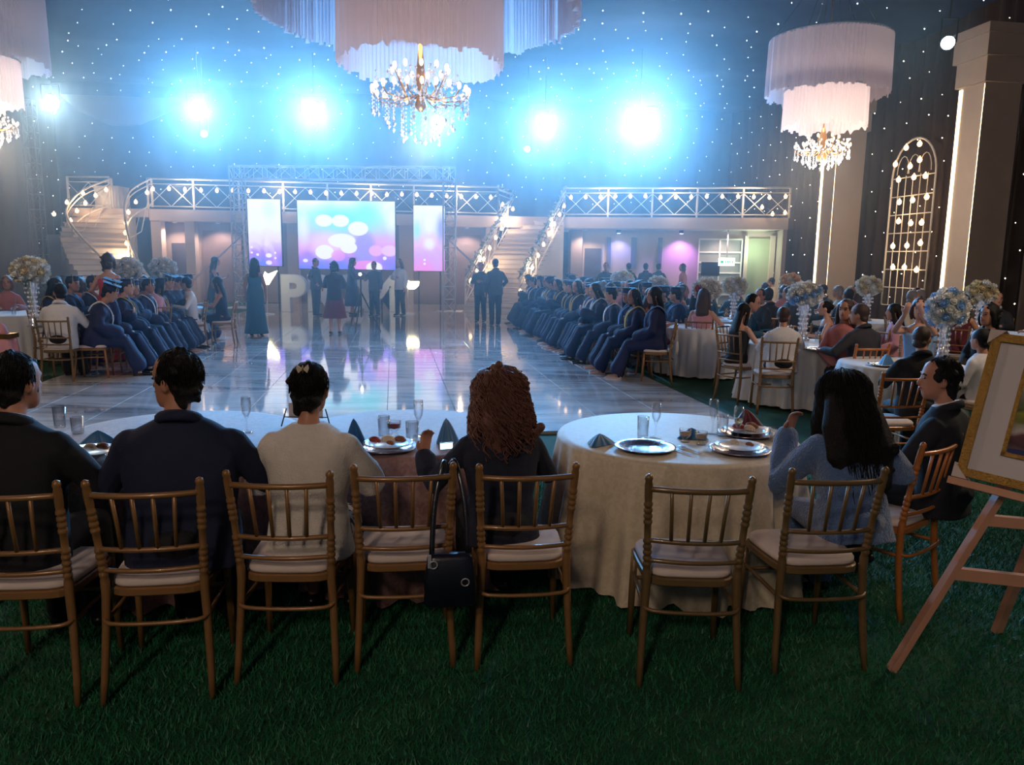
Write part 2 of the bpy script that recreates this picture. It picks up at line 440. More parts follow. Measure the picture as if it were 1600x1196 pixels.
# lit doorway at the far right
DG = mat('green_room', lin(176, 180, 150), .8)
struct(front_box('door_5', CR, BR, 1172, 1208, 0, 2.75, 1.62, .05, DG), 'doorway to a pale green lit room')
for x0, x1 in ((1166, 1172), (1208, 1216)):
    struct(front_box('trim_2', CR, BR, x0, x1, 0, 2.85, 1.5, .25, CREAM), 'cream jamb of the lit doorway')
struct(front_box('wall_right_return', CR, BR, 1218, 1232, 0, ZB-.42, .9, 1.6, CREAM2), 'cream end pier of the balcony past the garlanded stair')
# white glazed partition with bars
gp = along(CR, BR, 1128); t = thing('glazed_partition', 'white barred glass partition beside the lit doorway', 'partition', (0, 0, 0))
front_box('glass', CR, BR, 1092, 1163, .1, 2.7, 1.5, .02, mat('dim_glass', lin(150, 150, 150), .15), t)
for z in (.1, .55, 1.0, 1.4, 1.8, 2.2, 2.7): front_box('bar', CR, BR, 1092, 1163, z-.03, z+.03, 1.47, .06, WHITE, t)
for x in (1092, 1126, 1162): front_box('mullion', CR, BR, x-1.2, x+1.2, .1, 2.7, 1.46, .07, WHITE, t)
# exit sign, screen
sg = thing('exit_sign', 'lit white and green exit sign by the glazed partition', 'sign', (0, 0, 0))
front_box('panel', CR, BR, 1123, 1149, 1.68, 1.98, .9, .05, mat('exit_white', (.9, 1, .95), emit=(.82, 1.0, .92), estr=3.2, nosample=True), sg)
for x0, x1 in ((1126, 1131), (1133.5, 1135.5), (1137, 1139), (1140.5, 1142.5), (1144, 1146)):
    front_box('mark', CR, BR, x0, x1, 1.77, 1.88, .86, .02, mat('exit_green', (.02, .25, .12), emit=(.1, .7, .4), estr=.6, nosample=True), sg)
front_box('hanger', CR, BR, 1135, 1137, 1.98, ZB-.42, .9, .03, ALU, sg)
tv = thing('wall_screen', 'dark blank flat screen on the wall beside the glazed partition', 'screen', (0, 0, 0))
front_box('bezel', CR, BR, 1096, 1126, 1.28, 1.82, 1.1, .06, mat('black_plastic', (.012, .012, .014), .35), tv)
front_box('panel', CR, BR, 1097, 1125, 1.31, 1.79, 1.065, .012, mat('screen_glass', (.02, .022, .03), .12), tv)
front_box('pole', CR, BR, 1110, 1112, 0, 1.28, 1.1, .05, mat('black_plastic'), tv)

# ---------------------------------------------------------------- railings and string lights
BULB = mat('warm_bulb', (1, .85, .6), emit=(1.0, .62, .27), estr=3.0, nosample=True)
CABLE = mat('black_cable', (.02, .02, .02), .6)
bulb_b = MB(); bulb_b.ball((0, 0, 0), (.066, .066, .075), 8, 6); bulb_b.tube([(0, 0, .05), (0, 0, .10)], .022, 6); BULB_ME = bulb_b.mesh('bulb'); BULB_ME.materials.append(BULB)
WARM = (1.0, .70, .40)
def string_light(label, pts, spacing, jit=.05, lamps=0, power=10, group='warm bulb string lights'):
    t = thing('string_light', label, 'string light', (0, 0, 0), group=group)
    pts = [Vector(p) for p in pts]; m = MB(); m.tube(pts, .008, 5); build('cable', m, CABLE, t)
    L = 0; nxt = spacing*.4; out = []
    for a, b in zip(pts[:-1], pts[1:]):
        s = (b-a).length
        while nxt < L+s:
            p = lerp(a, b, (nxt-L)/s); out.append(p)
            link('bulb', BULB_ME, None, t, p - Vector((0, .03, .09 + random.uniform(0, jit)))); nxt += spacing
        L += s
    for k in range(lamps):
        p = out[int((k+.5)*len(out)/lamps)]; point('string_lamp', p + Vector((0, -.25, -.12)), power, WARM, .05)
    return t
def railing(label, pts, hgt, n_per=None, posts_at=1.55, m=WHITE, group=None, rp=.035):
    """pts: polyline of the deck line"""
    t = thing('railing', label, 'railing', (0, 0, 0), group=group)
    pts = [Vector(p) for p in pts]; up = Vector((0, 0, 1))
    for z, r in ((hgt, .04), (hgt-.18, .022), (.10, .025)):
        mb = MB(); mb.tube([p + up*z for p in pts], r, 6); build('rail', mb, m, t, smooth=True)
    cum = [0]
    for a, b in zip(pts[:-1], pts[1:]): cum.append(cum[-1] + (b-a).length)
    def at(s):
        for k in range(len(pts)-1):
            if s <= cum[k+1] + 1e-6: return lerp(pts[k], pts[k+1], (s-cum[k])/max(cum[k+1]-cum[k], 1e-6))
        return pts[-1]
    n = max(1, round(cum[-1]/posts_at)); st = [at(cum[-1]*k/n) for k in range(n+1)]
    for p in st:
        mb = MB(); mb.bar(p, p + up*hgt, .06); build('post', mb, m, t)
    for a, b in zip(st[:-1], st[1:]):
        mid = lerp(a, b, .5)
        for p, q in ((a + up*(hgt-.2), mid + up*.1), (mid + up*.1, b + up*(hgt-.2)), (a + up*.1, mid + up*(hgt-.2)), (mid + up*(hgt-.2), b + up*.1)):
            mb = MB(); mb.bar(p, q, .022); build('brace', mb, m, t)
    return t
up = lambda p, z: Vector((p.x, p.y, z))
BLz, BMz, CRz, BRz = up(BL, ZB), up(BM, ZB), up(CR, ZB), up(BR, ZB)
railing('white cross-braced railing along the balcony above the screens', [BLz, BMz], 1.08)
railing('white cross-braced railing along the balcony past the garlanded stair', [CRz, BRz], 1.08)
def sag(p, q, n, z, d):
    return [lerp(p, q, k/n) + Vector((0, -.06, z - d*(math.sin(PI*((k/n*n) % 1))))) for k in range(n+1)]
string_light('string of warm bulbs along the railing above the screens', sag(BLz, BMz, 12, .82, 0), .56, lamps=4, power=30)
string_light('string of warm bulbs along the railing past the garlanded stair', sag(CRz, BRz, 9, .86, 0), .56, lamps=3, power=30)
e1 = lerp(CRz, BRz, .86)
string_light('short warm bulb string hanging at the far end of the balcony past the garlanded stair', [e1 + Vector((0, -.1, .55)), lerp(CRz, BRz, .93) + Vector((0, -.1, .2)), BRz + Vector((0, -.1, .32))], .45)

# ---------------------------------------------------------------- stair with garlanded rails
STEP = mat('stair_tread', lin(214, 190, 168), .6, var=.06, scale=3)
def stair(label, path, n, width, z_top):
    """path: list of floor points from head to foot"""
    t = thing('staircase', label, 'staircase', (0, 0, 0))
    path = [Vector((p[0], p[1], 0)) for p in path]; cum = [0]
    for a, b in zip(path[:-1], path[1:]): cum.append(cum[-1] + (b-a).length)
    def at(s):
        s = min(max(s, 0), cum[-1])
        for k in range(len(path)-1):
            if s <= cum[k+1] + 1e-6: return lerp(path[k], path[k+1], (s-cum[k])/max(cum[k+1]-cum[k], 1e-6))
        return path[-1]
    run = cum[-1]/n; info = []
    for i in range(n):
        p, q = at(run*i), at(run*(i+1.25)); d = (q-p).normalized(); z = z_top*(n-i)/(n+1)
        w = width if not callable(width) else width(i/n)
        mb = MB(); c = (p+q)/2; M = Matrix((Vector((d.y, -d.x, 0)), d, Vector((0, 0, 1)))).transposed()
        mb.box((c.x, c.y, z/2-.02), (w, (q-p).length, z-.04), M=M); build('riser', mb, WHITE, t)
        mb = MB(); mb.box((c.x, c.y, z-.02), (w+.06, (q-p).length+.03, .045), M=M); build('tread', mb, STEP, t)
        info.append((c, M @ Vector((1, 0, 0)), w, z))
    return t, info
topc = PY(842, 350, 30.4); bot = PZ(766, 487, 0)
st1, inf = stair('straight white stair with garlanded rails past the narrow screen', [topc, bot], 20, 2.1, ZB)
LEAF = mat('garland_leaf', lin(120, 150, 120), .7, var=.3, scale=8); FLW = mat('garland_flower', lin(235, 232, 238), .7, var=.1, scale=8)
def rose_mesh(name, petals=3, r=.05):
    mb = MB(); rs = random.Random(5)
    for ring, (k, rr, zz, tilt) in enumerate(((6, 1.0, 0, 1.0), (5, .68, .28, .62), (3, .36, .5, .25))):
        for i in range(k):
            a = 2*PI*i/k + ring*.5
            c, s = math.cos(a), math.sin(a); w = .62*rr + .1
            P = lambda rad, side, z: Vector((c*rad - s*side, s*rad + c*side, z))*r
            mb.add([P(.05, 0, zz-.35), P(rr*.75, -w*.75, zz), P(rr*1.02, 0, zz+.12*tilt), P(rr*.75, w*.75, zz), P(rr*.82, -w*.4, zz+.38), P(rr*.95, 0, zz+.30), P(rr*.82, w*.4, zz+.38)],
                   [(0, 1, 2), (0, 2, 3), (1, 4, 5, 2), (2, 5, 6, 3)])
    mb.ball((0, 0, .2*r), (.42*r, .42*r, .5*r), 6, 4)
    return mb.mesh(name)
ROSE = rose_mesh('rose'); 
def garland(label, pts, group='white flower garlands on the stair rails'):
    t = thing('garland', label, 'garland', (0, 0, 0), group=group); pts = [Vector(p) for p in pts]
    m = MB(); m.tube(pts, .03, 5); build('stem', m, LEAF, t)
    lf = MB(); rs = random.Random(2)
    for a, b in zip(pts[:-1], pts[1:]):
        n = int((b-a).length/.045)
        for k in range(n):
            p = lerp(a, b, k/n); d = Vector((rs.gauss(0, 1), rs.gauss(0, 1), rs.gauss(0, 1))).normalized(); s = d.orthogonal().normalized()*.035
            lf.add([p, p + d*.09 + s, p + d*.17, p + d*.09 - s], [(0, 1, 2, 3)])
            if k % 4 == 0:
                o = link('flower', ROSE, FLW, t, p + Vector((rs.gauss(0, .05), -.05, rs.gauss(.03, .05))), (rs.uniform(.5, 1.6), 0, rs.uniform(-1, 1)), rs.uniform(.9, 1.5))
    o = build('leaves', lf, LEAF, t); o['kind'] = 'stuff'
    return t
Lr, Rr = [], []
for (c, sx, w, z) in inf[::3] + [inf[-1]]:
    Rr.append(c + sx*(w/2)*(1 if sx.x > 0 else -1) + Vector((0, 0, z))); Lr.append(c - sx*(w/2)*(1 if sx.x > 0 else -1) + Vector((0, 0, z)))
Rr = [CRz] + Rr; Lr = [BMz] + Lr
for nm, P, lab in (('r', Rr, 'white stair rail wound with flowers on the balcony side'), ('l', Lr, 'white stair rail wound with flowers beside the narrow screen')):
    railing(lab, P, 1.0, posts_at=1.6)
    garland('white and green flower garland on the %s stair rail' % ('far' if nm == 'r' else 'near'), [p + Vector((0, 0, 1.04)) for p in P], None)
    string_light('warm bulbs strung under the %s garlanded stair rail' % ('far' if nm == 'r' else 'near'), [p + Vector((0, -.08, .62)) for p in P], .62, lamps=2, power=22)

# ---------------------------------------------------------------- curved stair on the left
def sweep_px(lst): return [PY(*p) for p in lst]
path = [PY(172, 340, 29.2), PY(150, 360, 28.3), PY(146, 385, 27.2), PY(160, 415, 26.0), PY(190, 445, 24.8), PY(215, 470, 24.0)]
st2, inf2 = stair('curved cream stair winding down beside the brown curtain', path, 18, 2.0, ZB)
def smooth_pts(P, n=4):
    P = [Vector(p) for p in P]; out = []
    for i in range(len(P)-1):
        p0, p1, p2, p3 = P[max(i-1, 0)], P[i], P[i+1], P[min(i+2, len(P)-1)]
        for k in range(n):
            u = k/n; out.append(.5*((2*p1) + (p2-p0)*u + (2*p0-5*p1+4*p2-p3)*u*u + (3*p1-p0-3*p2+p3)*u**3))
    return out + [P[-1]]
rl = smooth_pts(sweep_px([(174, 279, 28.8), (130, 297, 28.4), (106, 322, 27.9), (106, 342, 27.4), (125, 368, 26.8), (152, 396, 26.2), (175, 418, 25.4)]))
rr = smooth_pts(sweep_px([(236, 279, 28.7), (205, 297, 28.3), (195, 320, 27.8), (196, 345, 27.2), (203, 375, 26.5), (218, 412, 25.6), (236, 438, 24.6)]))
for P, lab in ((rl, 'white curved handrail on the wall side of the winding stair'), (rr, 'white curved handrail on the hall side of the winding stair')):
    railing(lab, [p - Vector((0, 0, 1.02)) for p in P], 1.02, posts_at=2.6)
string_light('warm bulbs following the wall-side rail of the winding stair', [p + Vector((0, -.1, -.22 - .5*min(1, k/10))) for k, p in enumerate(rl)], .42, lamps=3, power=16)
string_light('warm bulbs following the hall-side rail of the winding stair', [p + Vector((.05, -.1, -.3 - .35*min(1, k/10))) for k, p in enumerate(rr)], .5, lamps=3, power=16)
string_light('warm bulbs trailing down the curtain wall to the winding stair', sweep_px([(140, 292, 27.6), (105, 312, 27.4), (85, 328, 27), (76, 340, 26.6)]), .62, lamps=0)
ld = [PY(108, 322, 28.8), PY(173, 322, 28.8)]
for p in ld: p.z = ZB
railing('short white railing on the landing of the winding stair', [ld[0], ld[1]], 1.12, posts_at=2.0)
o = slab_poly('balcony_landing', [PY(104, 330, 28.75), PY(232, 330, 28.75), PY(232, 330, 31.5), PY(104, 330, 31.2)], ZB-.3, ZB, CREAM); struct(o, 'cream landing at the head of the winding stair')
p0 = PY(176, 322, 29.4)
t = thing('covered_plinth', 'plinth under a white cloth on the stair landing', 'plinth', (p0.x, p0.y, ZB))
m = MB(); m.grid(lambda u, v: Vector(((.46+.025*math.sin(u*60))*max(-1, min(1, 1.35*math.cos(2*PI*u))), (.42+.02*math.sin(u*52))*max(-1, min(1, 1.35*math.sin(2*PI*u))), .02 + .78*v)), 96, 2, wrap=True)
build('cloth_skirt', m, WHITE, t, smooth=True); m = MB(); m.box((0, 0, .81), (.95, .88, .03)); build('cloth_top', m, WHITE, t)
o = MB(); pa, pb = PY(74, 400, 29.6), PY(104, 400, 29.6); o.bar(up(pa, 1.25), up(pb, 1.25), .2, 2.5); struct(build('wall_stair_side', o, CREAM2), 'cream low wall beside the winding stair')

# ---------------------------------------------------------------- stage truss and led screens
TY = 28.9
pa, pb = PZ(379, 482), PZ(702, 488); TYa, TYb = pa.y, pb.y
ga = thing('stage_truss', 'aluminium goal-post truss framing the three screens', 'truss', (0, 0, 0))
ztop = PY(376, 270, TYa).z
for p, q in ((pa, 1), (pb, 1)):
    build('tower', truss_mesh(ztop+.2, .40, 11, .026, .013), ALU, ga, smooth=True, loc=(p.x, p.y, 0), rot=YAW*.3)
    m = MB(); m.box((p.x, p.y, .02), (.9, .9, .04)); build('base_plate', m, ALU, ga)
d = up(pb, ztop) - up(pa, ztop)
o = build('beam', truss_mesh(d.length, .42, 15, .026, .013), ALU, ga, smooth=True, loc=up(pa, ztop)); o.rotation_euler = d.to_track_quat('Z', 'Y').to_euler()
for p, s in ((pa, -1), (pb, 1)):
    m = MB(); m.tube([(p.x, p.y, 2.4), (p.x + s*1.6, p.y-.3, .9), (p.x + s*1.75, p.y-.3, .05)], .03, 6); build('outrigger', m, ALU, ga, smooth=True)
def screen_mat(name, base, circles, strength):
    m = bpy.data.materials.new(name); m.use_nodes = True; nt = m.node_tree; N = nt.nodes; Lk = nt.links
    b = N['Principled BSDF']; tc = N.new('ShaderNodeTexCoord'); sp = N.new('ShaderNodeSeparateXYZ'); Lk.new(tc.outputs['UV'], sp.inputs[0])
    ns = N.new('ShaderNodeTexNoise'); ns.inputs['Scale'].default_value = 2.2; ns.inputs['Distortion'].default_value = 1.0; Lk.new(tc.outputs['UV'], ns.inputs['Vector'])
    ad = N.new('ShaderNodeMath'); ad.operation = 'MULTIPLY_ADD'; ad.inputs[1].default_value = .5; Lk.new(ns.outputs['Fac'], ad.inputs[0]); 
    sb = N.new('ShaderNodeMath'); sb.operation = 'SUBTRACT'; sb.inputs[1].default_value = .25; Lk.new(sp.outputs['Y'], sb.inputs[0]); Lk.new(sb.outputs[0], ad.inputs[2])
    rp = N.new('ShaderNodeValToRGB'); Lk.new(ad.outputs[0], rp.inputs[0]); els = rp.color_ramp.elements
    while len(els) > 1: els.remove(els[-1])
    els[0].position = base[0][0]; els[0].color = (*base[0][1], 1)
    for p, c in base[1:]:
        x = els.new(p); x.color = (*c, 1)
    cur = rp.outputs[0]
    for (cx, cyy, rx, ry, c, al, soft) in circles:
        v = N.new('ShaderNodeVectorMath'); v.operation = 'SUBTRACT'; v.inputs[1].default_value = (cx, cyy, 0); Lk.new(tc.outputs['UV'], v.inputs[0])
        v2 = N.new('ShaderNodeVectorMath'); v2.operation = 'MULTIPLY'; v2.inputs[1].default_value = (1/rx, 1/ry, 0); Lk.new(v.outputs[0], v2.inputs[0])
        l = N.new('ShaderNodeVectorMath'); l.operation = 'LENGTH'; Lk.new(v2.outputs[0], l.inputs[0])
        mr = N.new('ShaderNodeMapRange'); mr.inputs[1].default_value = 1-soft; mr.inputs[2].default_value = 1; mr.inputs[3].default_value = al; mr.inputs[4].default_value = 0; Lk.new(l.outputs['Value'], mr.inputs[0])
        mx = N.new('ShaderNodeMix'); mx.data_type = 'RGBA'; Lk.new(mr.outputs[0], mx.inputs[0]); Lk.new(cur, mx.inputs[6]); mx.inputs[7].default_value = (*c, 1); cur = mx.outputs[2]
    b.inputs['Base Color'].default_value = (.02, .02, .02, 1); Lk.new(cur, b.inputs['Emission Color']); b.inputs['Emission Strength'].default_value = strength
    return m
PK, WH, CY, BLU, VI = (.95, .28, .85), (1, .97, 1), (.12, .85, .95), (.16, .20, .95), (.50, .22, .92)
scr_c = screen_mat('screen_bokeh', [(0, BLU), (.18, VI), (.34, (.88, .36, .88)), (.55, (.58, .66, 1)), (.80, (.50, .93, 1)), (1, WH)],
    [(.45, .72, .42, .30, CY, .95, .9), (.70, .85, .2, .35, (.2, .9, .92), .8, .8), (.68, .32, .14, .30, (.35, .30, .95), .9, .4), (.30, .35, .22, .25, (.98, .66, .92), .8, .5),
     (.27, .71, .095, .095, WH, 1, .15), (.44, .71, .095, .095, WH, 1, .15), (.62, .60, .11, .11, WH, 1, .12), (.45, .42, .15, .11, WH, 1, .12), (.52, .32, .09, .09, WH, 1, .1),
     (.27, .25, .10, .11, (1, .98, .92), 1, .1), (.41, .2, .08, .09, PK, .7, .2), (.80, .28, .08, .09, (.98, .45, .85), .9, .2), (.94, .28, .09, .09, (.98, .62, .92), .9, .2),
     (.70, .06, .17, .08, PK, .9, .2), (.78, .03, .09, .09, WH, 1, .15), (.89, .17, .022, .03, WH, 1, .2), (.07, .12, .03, .03, WH, .9, .3), (.97, .75, .10, .3, WH, .9, .8), (.06, .6, .08, .35, WH, .7, .8)], .72)
scr_l = screen_mat('screen_bokeh_left', [(0, BLU), (.16, VI), (.34, (.95, .75, .95)), (.55, WH), (1, WH)],
    [(.65, .85, .3, .2, (.75, .88, 1), .9, .7), (.60, .16, .11, .04, WH, 1, .3), (.60, .05, .11, .04, (1, .85, 1), 1, .3), (.08, .28, .05, .02, WH, 1, .3), (.08, .20, .05, .02, WH, 1, .3), (.26, .17, .05, .025, WH, 1, .3),
     (.80, .20, .04, .02, WH, 1, .3), (.80, .12, .04, .02, WH, 1, .3)], .72)
scr_r = screen_mat('screen_bokeh_right', [(0, PK), (.22, (.75, .40, .95)), (.42, (.95, .55, .92)), (.6, (.80, .85, 1)), (1, WH)],
    [(.10, .62, .18, .2, (.25, .80, .9), .8, .8), (.90, .65, .22, .3, (.28, .30, .95), .9, .7), (.5, .42, .25, .12, WH, .9, .6), (.5, .72, .2, .2, WH, .9, .6), (.35, .17, .05, .02, WH, 1, .3), (.35, .11, .05, .02, WH, 1, .3)], .72)
for lab, (x0, y0), (x1, y1), mt, g in (('tall video screen of pale bokeh beside the wide screen', (386, 311), (441, 416), scr_l, 1),
        ('wide video screen of pink and cyan bokeh', (464, 313), (618, 422), scr_c, 1), ('narrow video screen of magenta bokeh', (646, 321), (695, 424), scr_r, 1)):
    Y = TYa + (TYb-TYa)*((x0+x1)/2-379)/323 + .05
    tl, br_ = PY(x0, y0, Y), PY(x1, y1, Y); bl = Vector((tl.x, Y, br_.z)); w, h = br_.x-tl.x, tl.z-br_.z
    t = thing('video_screen', lab, 'screen', (tl.x + w/2, Y, 0))
    m = MB(); m.box((0, .06, bl.z + h/2), (w+.04, .12, h+.04)); build('cabinet', m, mat('black_plastic'), t)
    me = bpy.data.meshes.new('display'); me.from_pydata([(-w/2, -.005, bl.z), (w/2, -.005, bl.z), (w/2, -.005, bl.z+h), (-w/2, -.005, bl.z+h)], [], [(0, 1, 2, 3)])
    uv = me.uv_layers.new(name='uv'); 
    for k, c in enumerate(((0, 0), (1, 0), (1, 1), (0, 1))): uv.data[k].uv = c
    link('display', me, mt, t)
    for s in (-.35, .35):
        m = MB(); m.box((s*w, .10, bl.z/2), (.05, .05, bl.z)); build('stand', m, mat('black_plastic'), t)
# PROM letters
LETM = mat('letter_white', lin(222, 222, 230), .5)
for ch, px in (('P', 459), ('R', 503), ('O', 549), ('M', 596)):
    cu = bpy.data.curves.new('letter_'+ch, 'FONT'); cu.body = ch; cu.size = 1.55; cu.extrude = .12; cu.align_x = 'CENTER'; cu.bevel_depth = .02; cu.offset = .05
    p = PZ(px, 489)
    o = bpy.data.objects.new('giant_letter', cu); COL.objects.link(o); o.location = (p.x, p.y, .06); o.rotation_euler = (PI/2, 0, 0)
    dg = bpy.context.evaluated_depsgraph_get(); me = bpy.data.meshes.new_from_object(o.evaluated_get(dg)); bpy.data.objects.remove(o)
    me.materials.clear(); me.materials.append(LETM)
    zmin = min(v.co.y for v in me.vertices)
    o = link('giant_letter', me, None, None, (p.x, p.y, .035 - zmin), (PI/2, 0, 0)); tag(o, 'big white standing letter %s in front of the wide screen' % ch, 'letter')
# glowing shapes on thin stands
GLOW = mat('glow_yellow', (1, .95, .6), emit=(1.0, .86, .42), estr=9.0)
for lab, poly, foot in (('glowing wing-shaped lamp on a thin stand beside the letter P', [(411, 443), (412, 431), (414, 425), (419, 429), (423, 427), (433, 423), (430, 429), (424, 438), (420, 445)], (418, 493)),
                        ('glowing boat-shaped lamp on a thin stand beside the woman in white jacket', [(634, 446), (633, 434), (640, 440), (655, 440), (654, 447), (648, 452), (639, 452)], (637, 492))):
    p = PZ(*foot); t = thing('glowing_lamp', lab, 'lamp', (p.x, p.y, 0))
    P = [PY(x, y, p.y) - Vector((p.x, p.y, 0)) for x, y in poly]; n = len(P); cc = sum(P, Vector())/n
    m = MB(); vs = [q + Vector((0, -.03, 0)) for q in P] + [q + Vector((0, .03, 0)) for q in P] + [cc + Vector((0, -.13, 0)), cc + Vector((0, .13, 0))]
    m.add(vs, [(k, (k+1) % n, 2*n) for k in range(n)] + [((k+1) % n + n, k+n, 2*n+1) for k in range(n)] + [(k+n, (k+1) % n + n, (k+1) % n, k) for k in range(n)]); build('shade', m, GLOW, t, smooth=True)
    m = MB(); m.tube([(0, 0, .05), (0, 0, cc.z-.1)], .02, 8); build('pole', m, ALU, t); m = MB(); m.lathe([(.22, .032), (.22, .05), (.05, .07)], 20); build('base', m, ALU, t)

# ---------------------------------------------------------------- stage lights in the haze
def ceil_z(p): return ceil_fn((p.dot(RX)-R_L)/(R_R-R_L), (p.dot(AX)-A_F)/(A_B-A_F)).z
def stage_light(label, px, py, Y, r, power, col=(.13, .48, 1.0), aim=None, es=60, mount='ceiling'):
    p = PY(px, py, Y); t = thing('stage_light', label, 'stage light', p, group='blue stage lights on the rig')
    tgt = aim if aim is not None else Vector((p.x*.25, 1.0, .6)); d = (tgt - p).normalized(); Q = d.to_track_quat('-Z', 'Y').to_matrix()
    m = MB(); m.lathe([(r*.75, .42), (r*1.0, .36), (r*1.12, .10), (r*1.2, -.04), (r*1.06, -.05), (r*1.04, .02)], 20); m.xf(Q.to_4x4())
    build('housing', m, mat('black_metal', (.02, .02, .022), .5), t, smooth=True)
    m = MB(); m.lathe([(.001, -.035), (r*.6, -.03), (r*1.03, 0)], 20, cap=False); m.xf(Q.to_4x4())
    k = 'lens%d' % es; build('lens', m, mat(k, (.8, .9, 1), emit=(.62, .90, 1.0), estr=es, nosample=True), t, smooth=True)
    m = MB(); m.bar((-r*1.35, 0, .02), (-r*1.35, 0, .5), .03); m.bar((r*1.35, 0, .02), (r*1.35, 0, .5), .03); m.bar((-r*1.35, 0, .5), (r*1.35, 0, .5), .03); build('yoke', m, mat('black_metal'), t)
    if mount == 'ceiling':
        m = MB(); m.tube([(0, 0, .5), (0, 0, ceil_z(p)-p.z)], .02, 6); build('drop_pipe', m, mat('black_metal'), t)
    spot('stage_beam', p + d*.12, tgt, power, col, 72, .9, r*.8)
    return t
stage_light('stage light above the draped column by the winding stair', 80, 160, 23.6, .20, SPOT_POWER*.22, col=(.6, .85, .95), mount=None)
stage_light('stage light hanging above the winding stair side', 310, 170, 26.0, .26, SPOT_POWER*1.3)
stage_light('small stage light above the brown shutter', 319, 209, 27.5, .10, SPOT_POWER*.08, mount='ceiling')
stage_light('stage light hanging between the tall screen and big chandelier', 490, 176, 26.0, .32, SPOT_POWER*1.6)
stage_light('stage light hanging behind the big chandelier crystals', 684, 192, 26.0, .22, SPOT_POWER*.9)
stage_light('stage light hanging above the head of the garlanded stair', 852, 196, 26.0, .27, SPOT_POWER*1.35)
stage_light('small stage light above the garlanded stair', 824, 233, 27.5, .09, SPOT_POWER*.08)
stage_light('brightest stage light hanging above the balcony past the garlanded stair', 1000, 192, 25.5, .42, SPOT_POWER*2.3)
stage_light('stage light clamped on the column near the easel', 1481, 67, 17.5, .13, SPOT_POWER*.10, col=(.5, .85, 1), mount='ceiling')
for px, pp, qq, dep in ((268, BL, BM, .45), (336, BL, BM, .45), (452, BL, BM, .2), (632, BL, BM, .2), (728, BL, BM, .45), (918, CR, BR, .9), (1140, CR, BR, .8)):  # lamps added to brighten the wall under the balcony
    b = along(pp, qq, px); p = b + AX*dep; p.z = ZB-.45
    t = thing('fill_light', 'small round fill light added under the balcony', 'fill light', p, group='fill lights added under the balcony'); m = MB(); m.lathe([(.001, 0), (.07, 0), (.09, -.02), (.09, .03)], 14, cap=False); build('rim', m, WHITE, t)
    m = MB(); m.lathe([(.001, -.018), (.06, -.014)], 14, cap=False); build('lens', m, mat('fill_light_lens', (1, .9, .8), emit=(1, .82, .66), estr=5, nosample=True), t)
    spot('fill_light_lamp', p - Vector((0, 0, .06)), p - Vector((0, 0, 2)), 75, (1.0, .74, .60), 140, .6, .06)
# purple and blue wall washers under the balcony past the garlanded stair
for lab, px, col, pw in (('blue wall washer under the balcony past the garlanded stair', 978, (.35, .35, 1.0), 90), ('violet wall washer under the balcony past the garlanded stair', 1080, (.62, .22, 1.0), 150)):
    b = along(CR, BR, px); nrm = (H(0, 1)).normalized()
    p = Vector((b.x, b.y, 0)) + nrm*1.35; p.z = 2.92
    t = thing('wall_washer', lab, 'wall light', p); m = MB(); m.lathe([(.09, .1), (.10, 0), (.07, -.02)], 14); build('can', m, mat('black_metal'), t)
    m = MB(); m.lathe([(.001, -.03), (.075, -.025)], 14, cap=False); build('lens', m, mat('wash_'+str(px), col, emit=tuple(.4+.6*c for c in col), estr=14, nosample=True), t)
    spot('wash', p - Vector((0, 0, .05)), p + Vector((0, .15, -2)), pw, col, 120, .8, .05)
pgl = along(CR, BR, 1190); point('green_room_lamp', Vector((pgl.x-.1, pgl.y+.9, 2.3)), 28, (.75, 1.0, .72), .2)

# ---------------------------------------------------------------- drum chandeliers
SHEER = bpy.data.materials.new('sheer_fringe'); SHEER.use_nodes = True; nt = SHEER.node_tree; b_ = nt.nodes['Principled BSDF']; b_.inputs['Base Color'].default_value = (*lin(226, 216, 226), 1); b_.inputs['Roughness'].default_value = .8
tl_ = nt.nodes.new('ShaderNodeBsdfTranslucent'); tl_.inputs[0].default_value = (*lin(232, 220, 228), 1); mx_ = nt.nodes.new('ShaderNodeMixShader'); mx_.inputs[0].default_value = .45
nt.links.new(b_.outputs[0], mx_.inputs[1]); nt.links.new(tl_.outputs[0], mx_.inputs[2]); nt.links.new(mx_.outputs[0], nt.nodes['Material Output'].inputs[0])
CRYST = mat('crystal', (.9, .92, 1), .05, spec=1.0, coat=1.0, emit=(.9, .85, .9), estr=.03, nosample=True)  # faint glow put into the crystals, which are no lamps
GOLD = mat('gold_metal', lin(190, 140, 70), .3, .9)
FLAME = mat('candle_bulb', (1, .8, .5), emit=(1.0, .60, .26), estr=3.6, nosample=True)
def fringe(R, z0, z1, n, tri=.0):
    """one hanging tier of fabric strips with a ragged hem"""
    m = MB(); rs = random.Random(int(R*1000)); k = n*2
    ph = [rs.uniform(-.4, .4) for _ in range(n)]; hem = [rs.uniform(-.07, .07) for _ in range(n)]
    def fn(u, v):
        i = int(u*k) % k; rr = R*(1 + (.022 if i % 2 else -.012) + .012*ph[i//2]) ; a = 2*PI*u
        z = z1 + (z0-z1)*v
        if v > .99: z += hem[i//2]
        return Vector((rr*math.cos(a)*(1+.02*v), rr*math.sin(a)*(1+.02*v), z))
    m.grid(fn, k, 3, wrap=True); return m
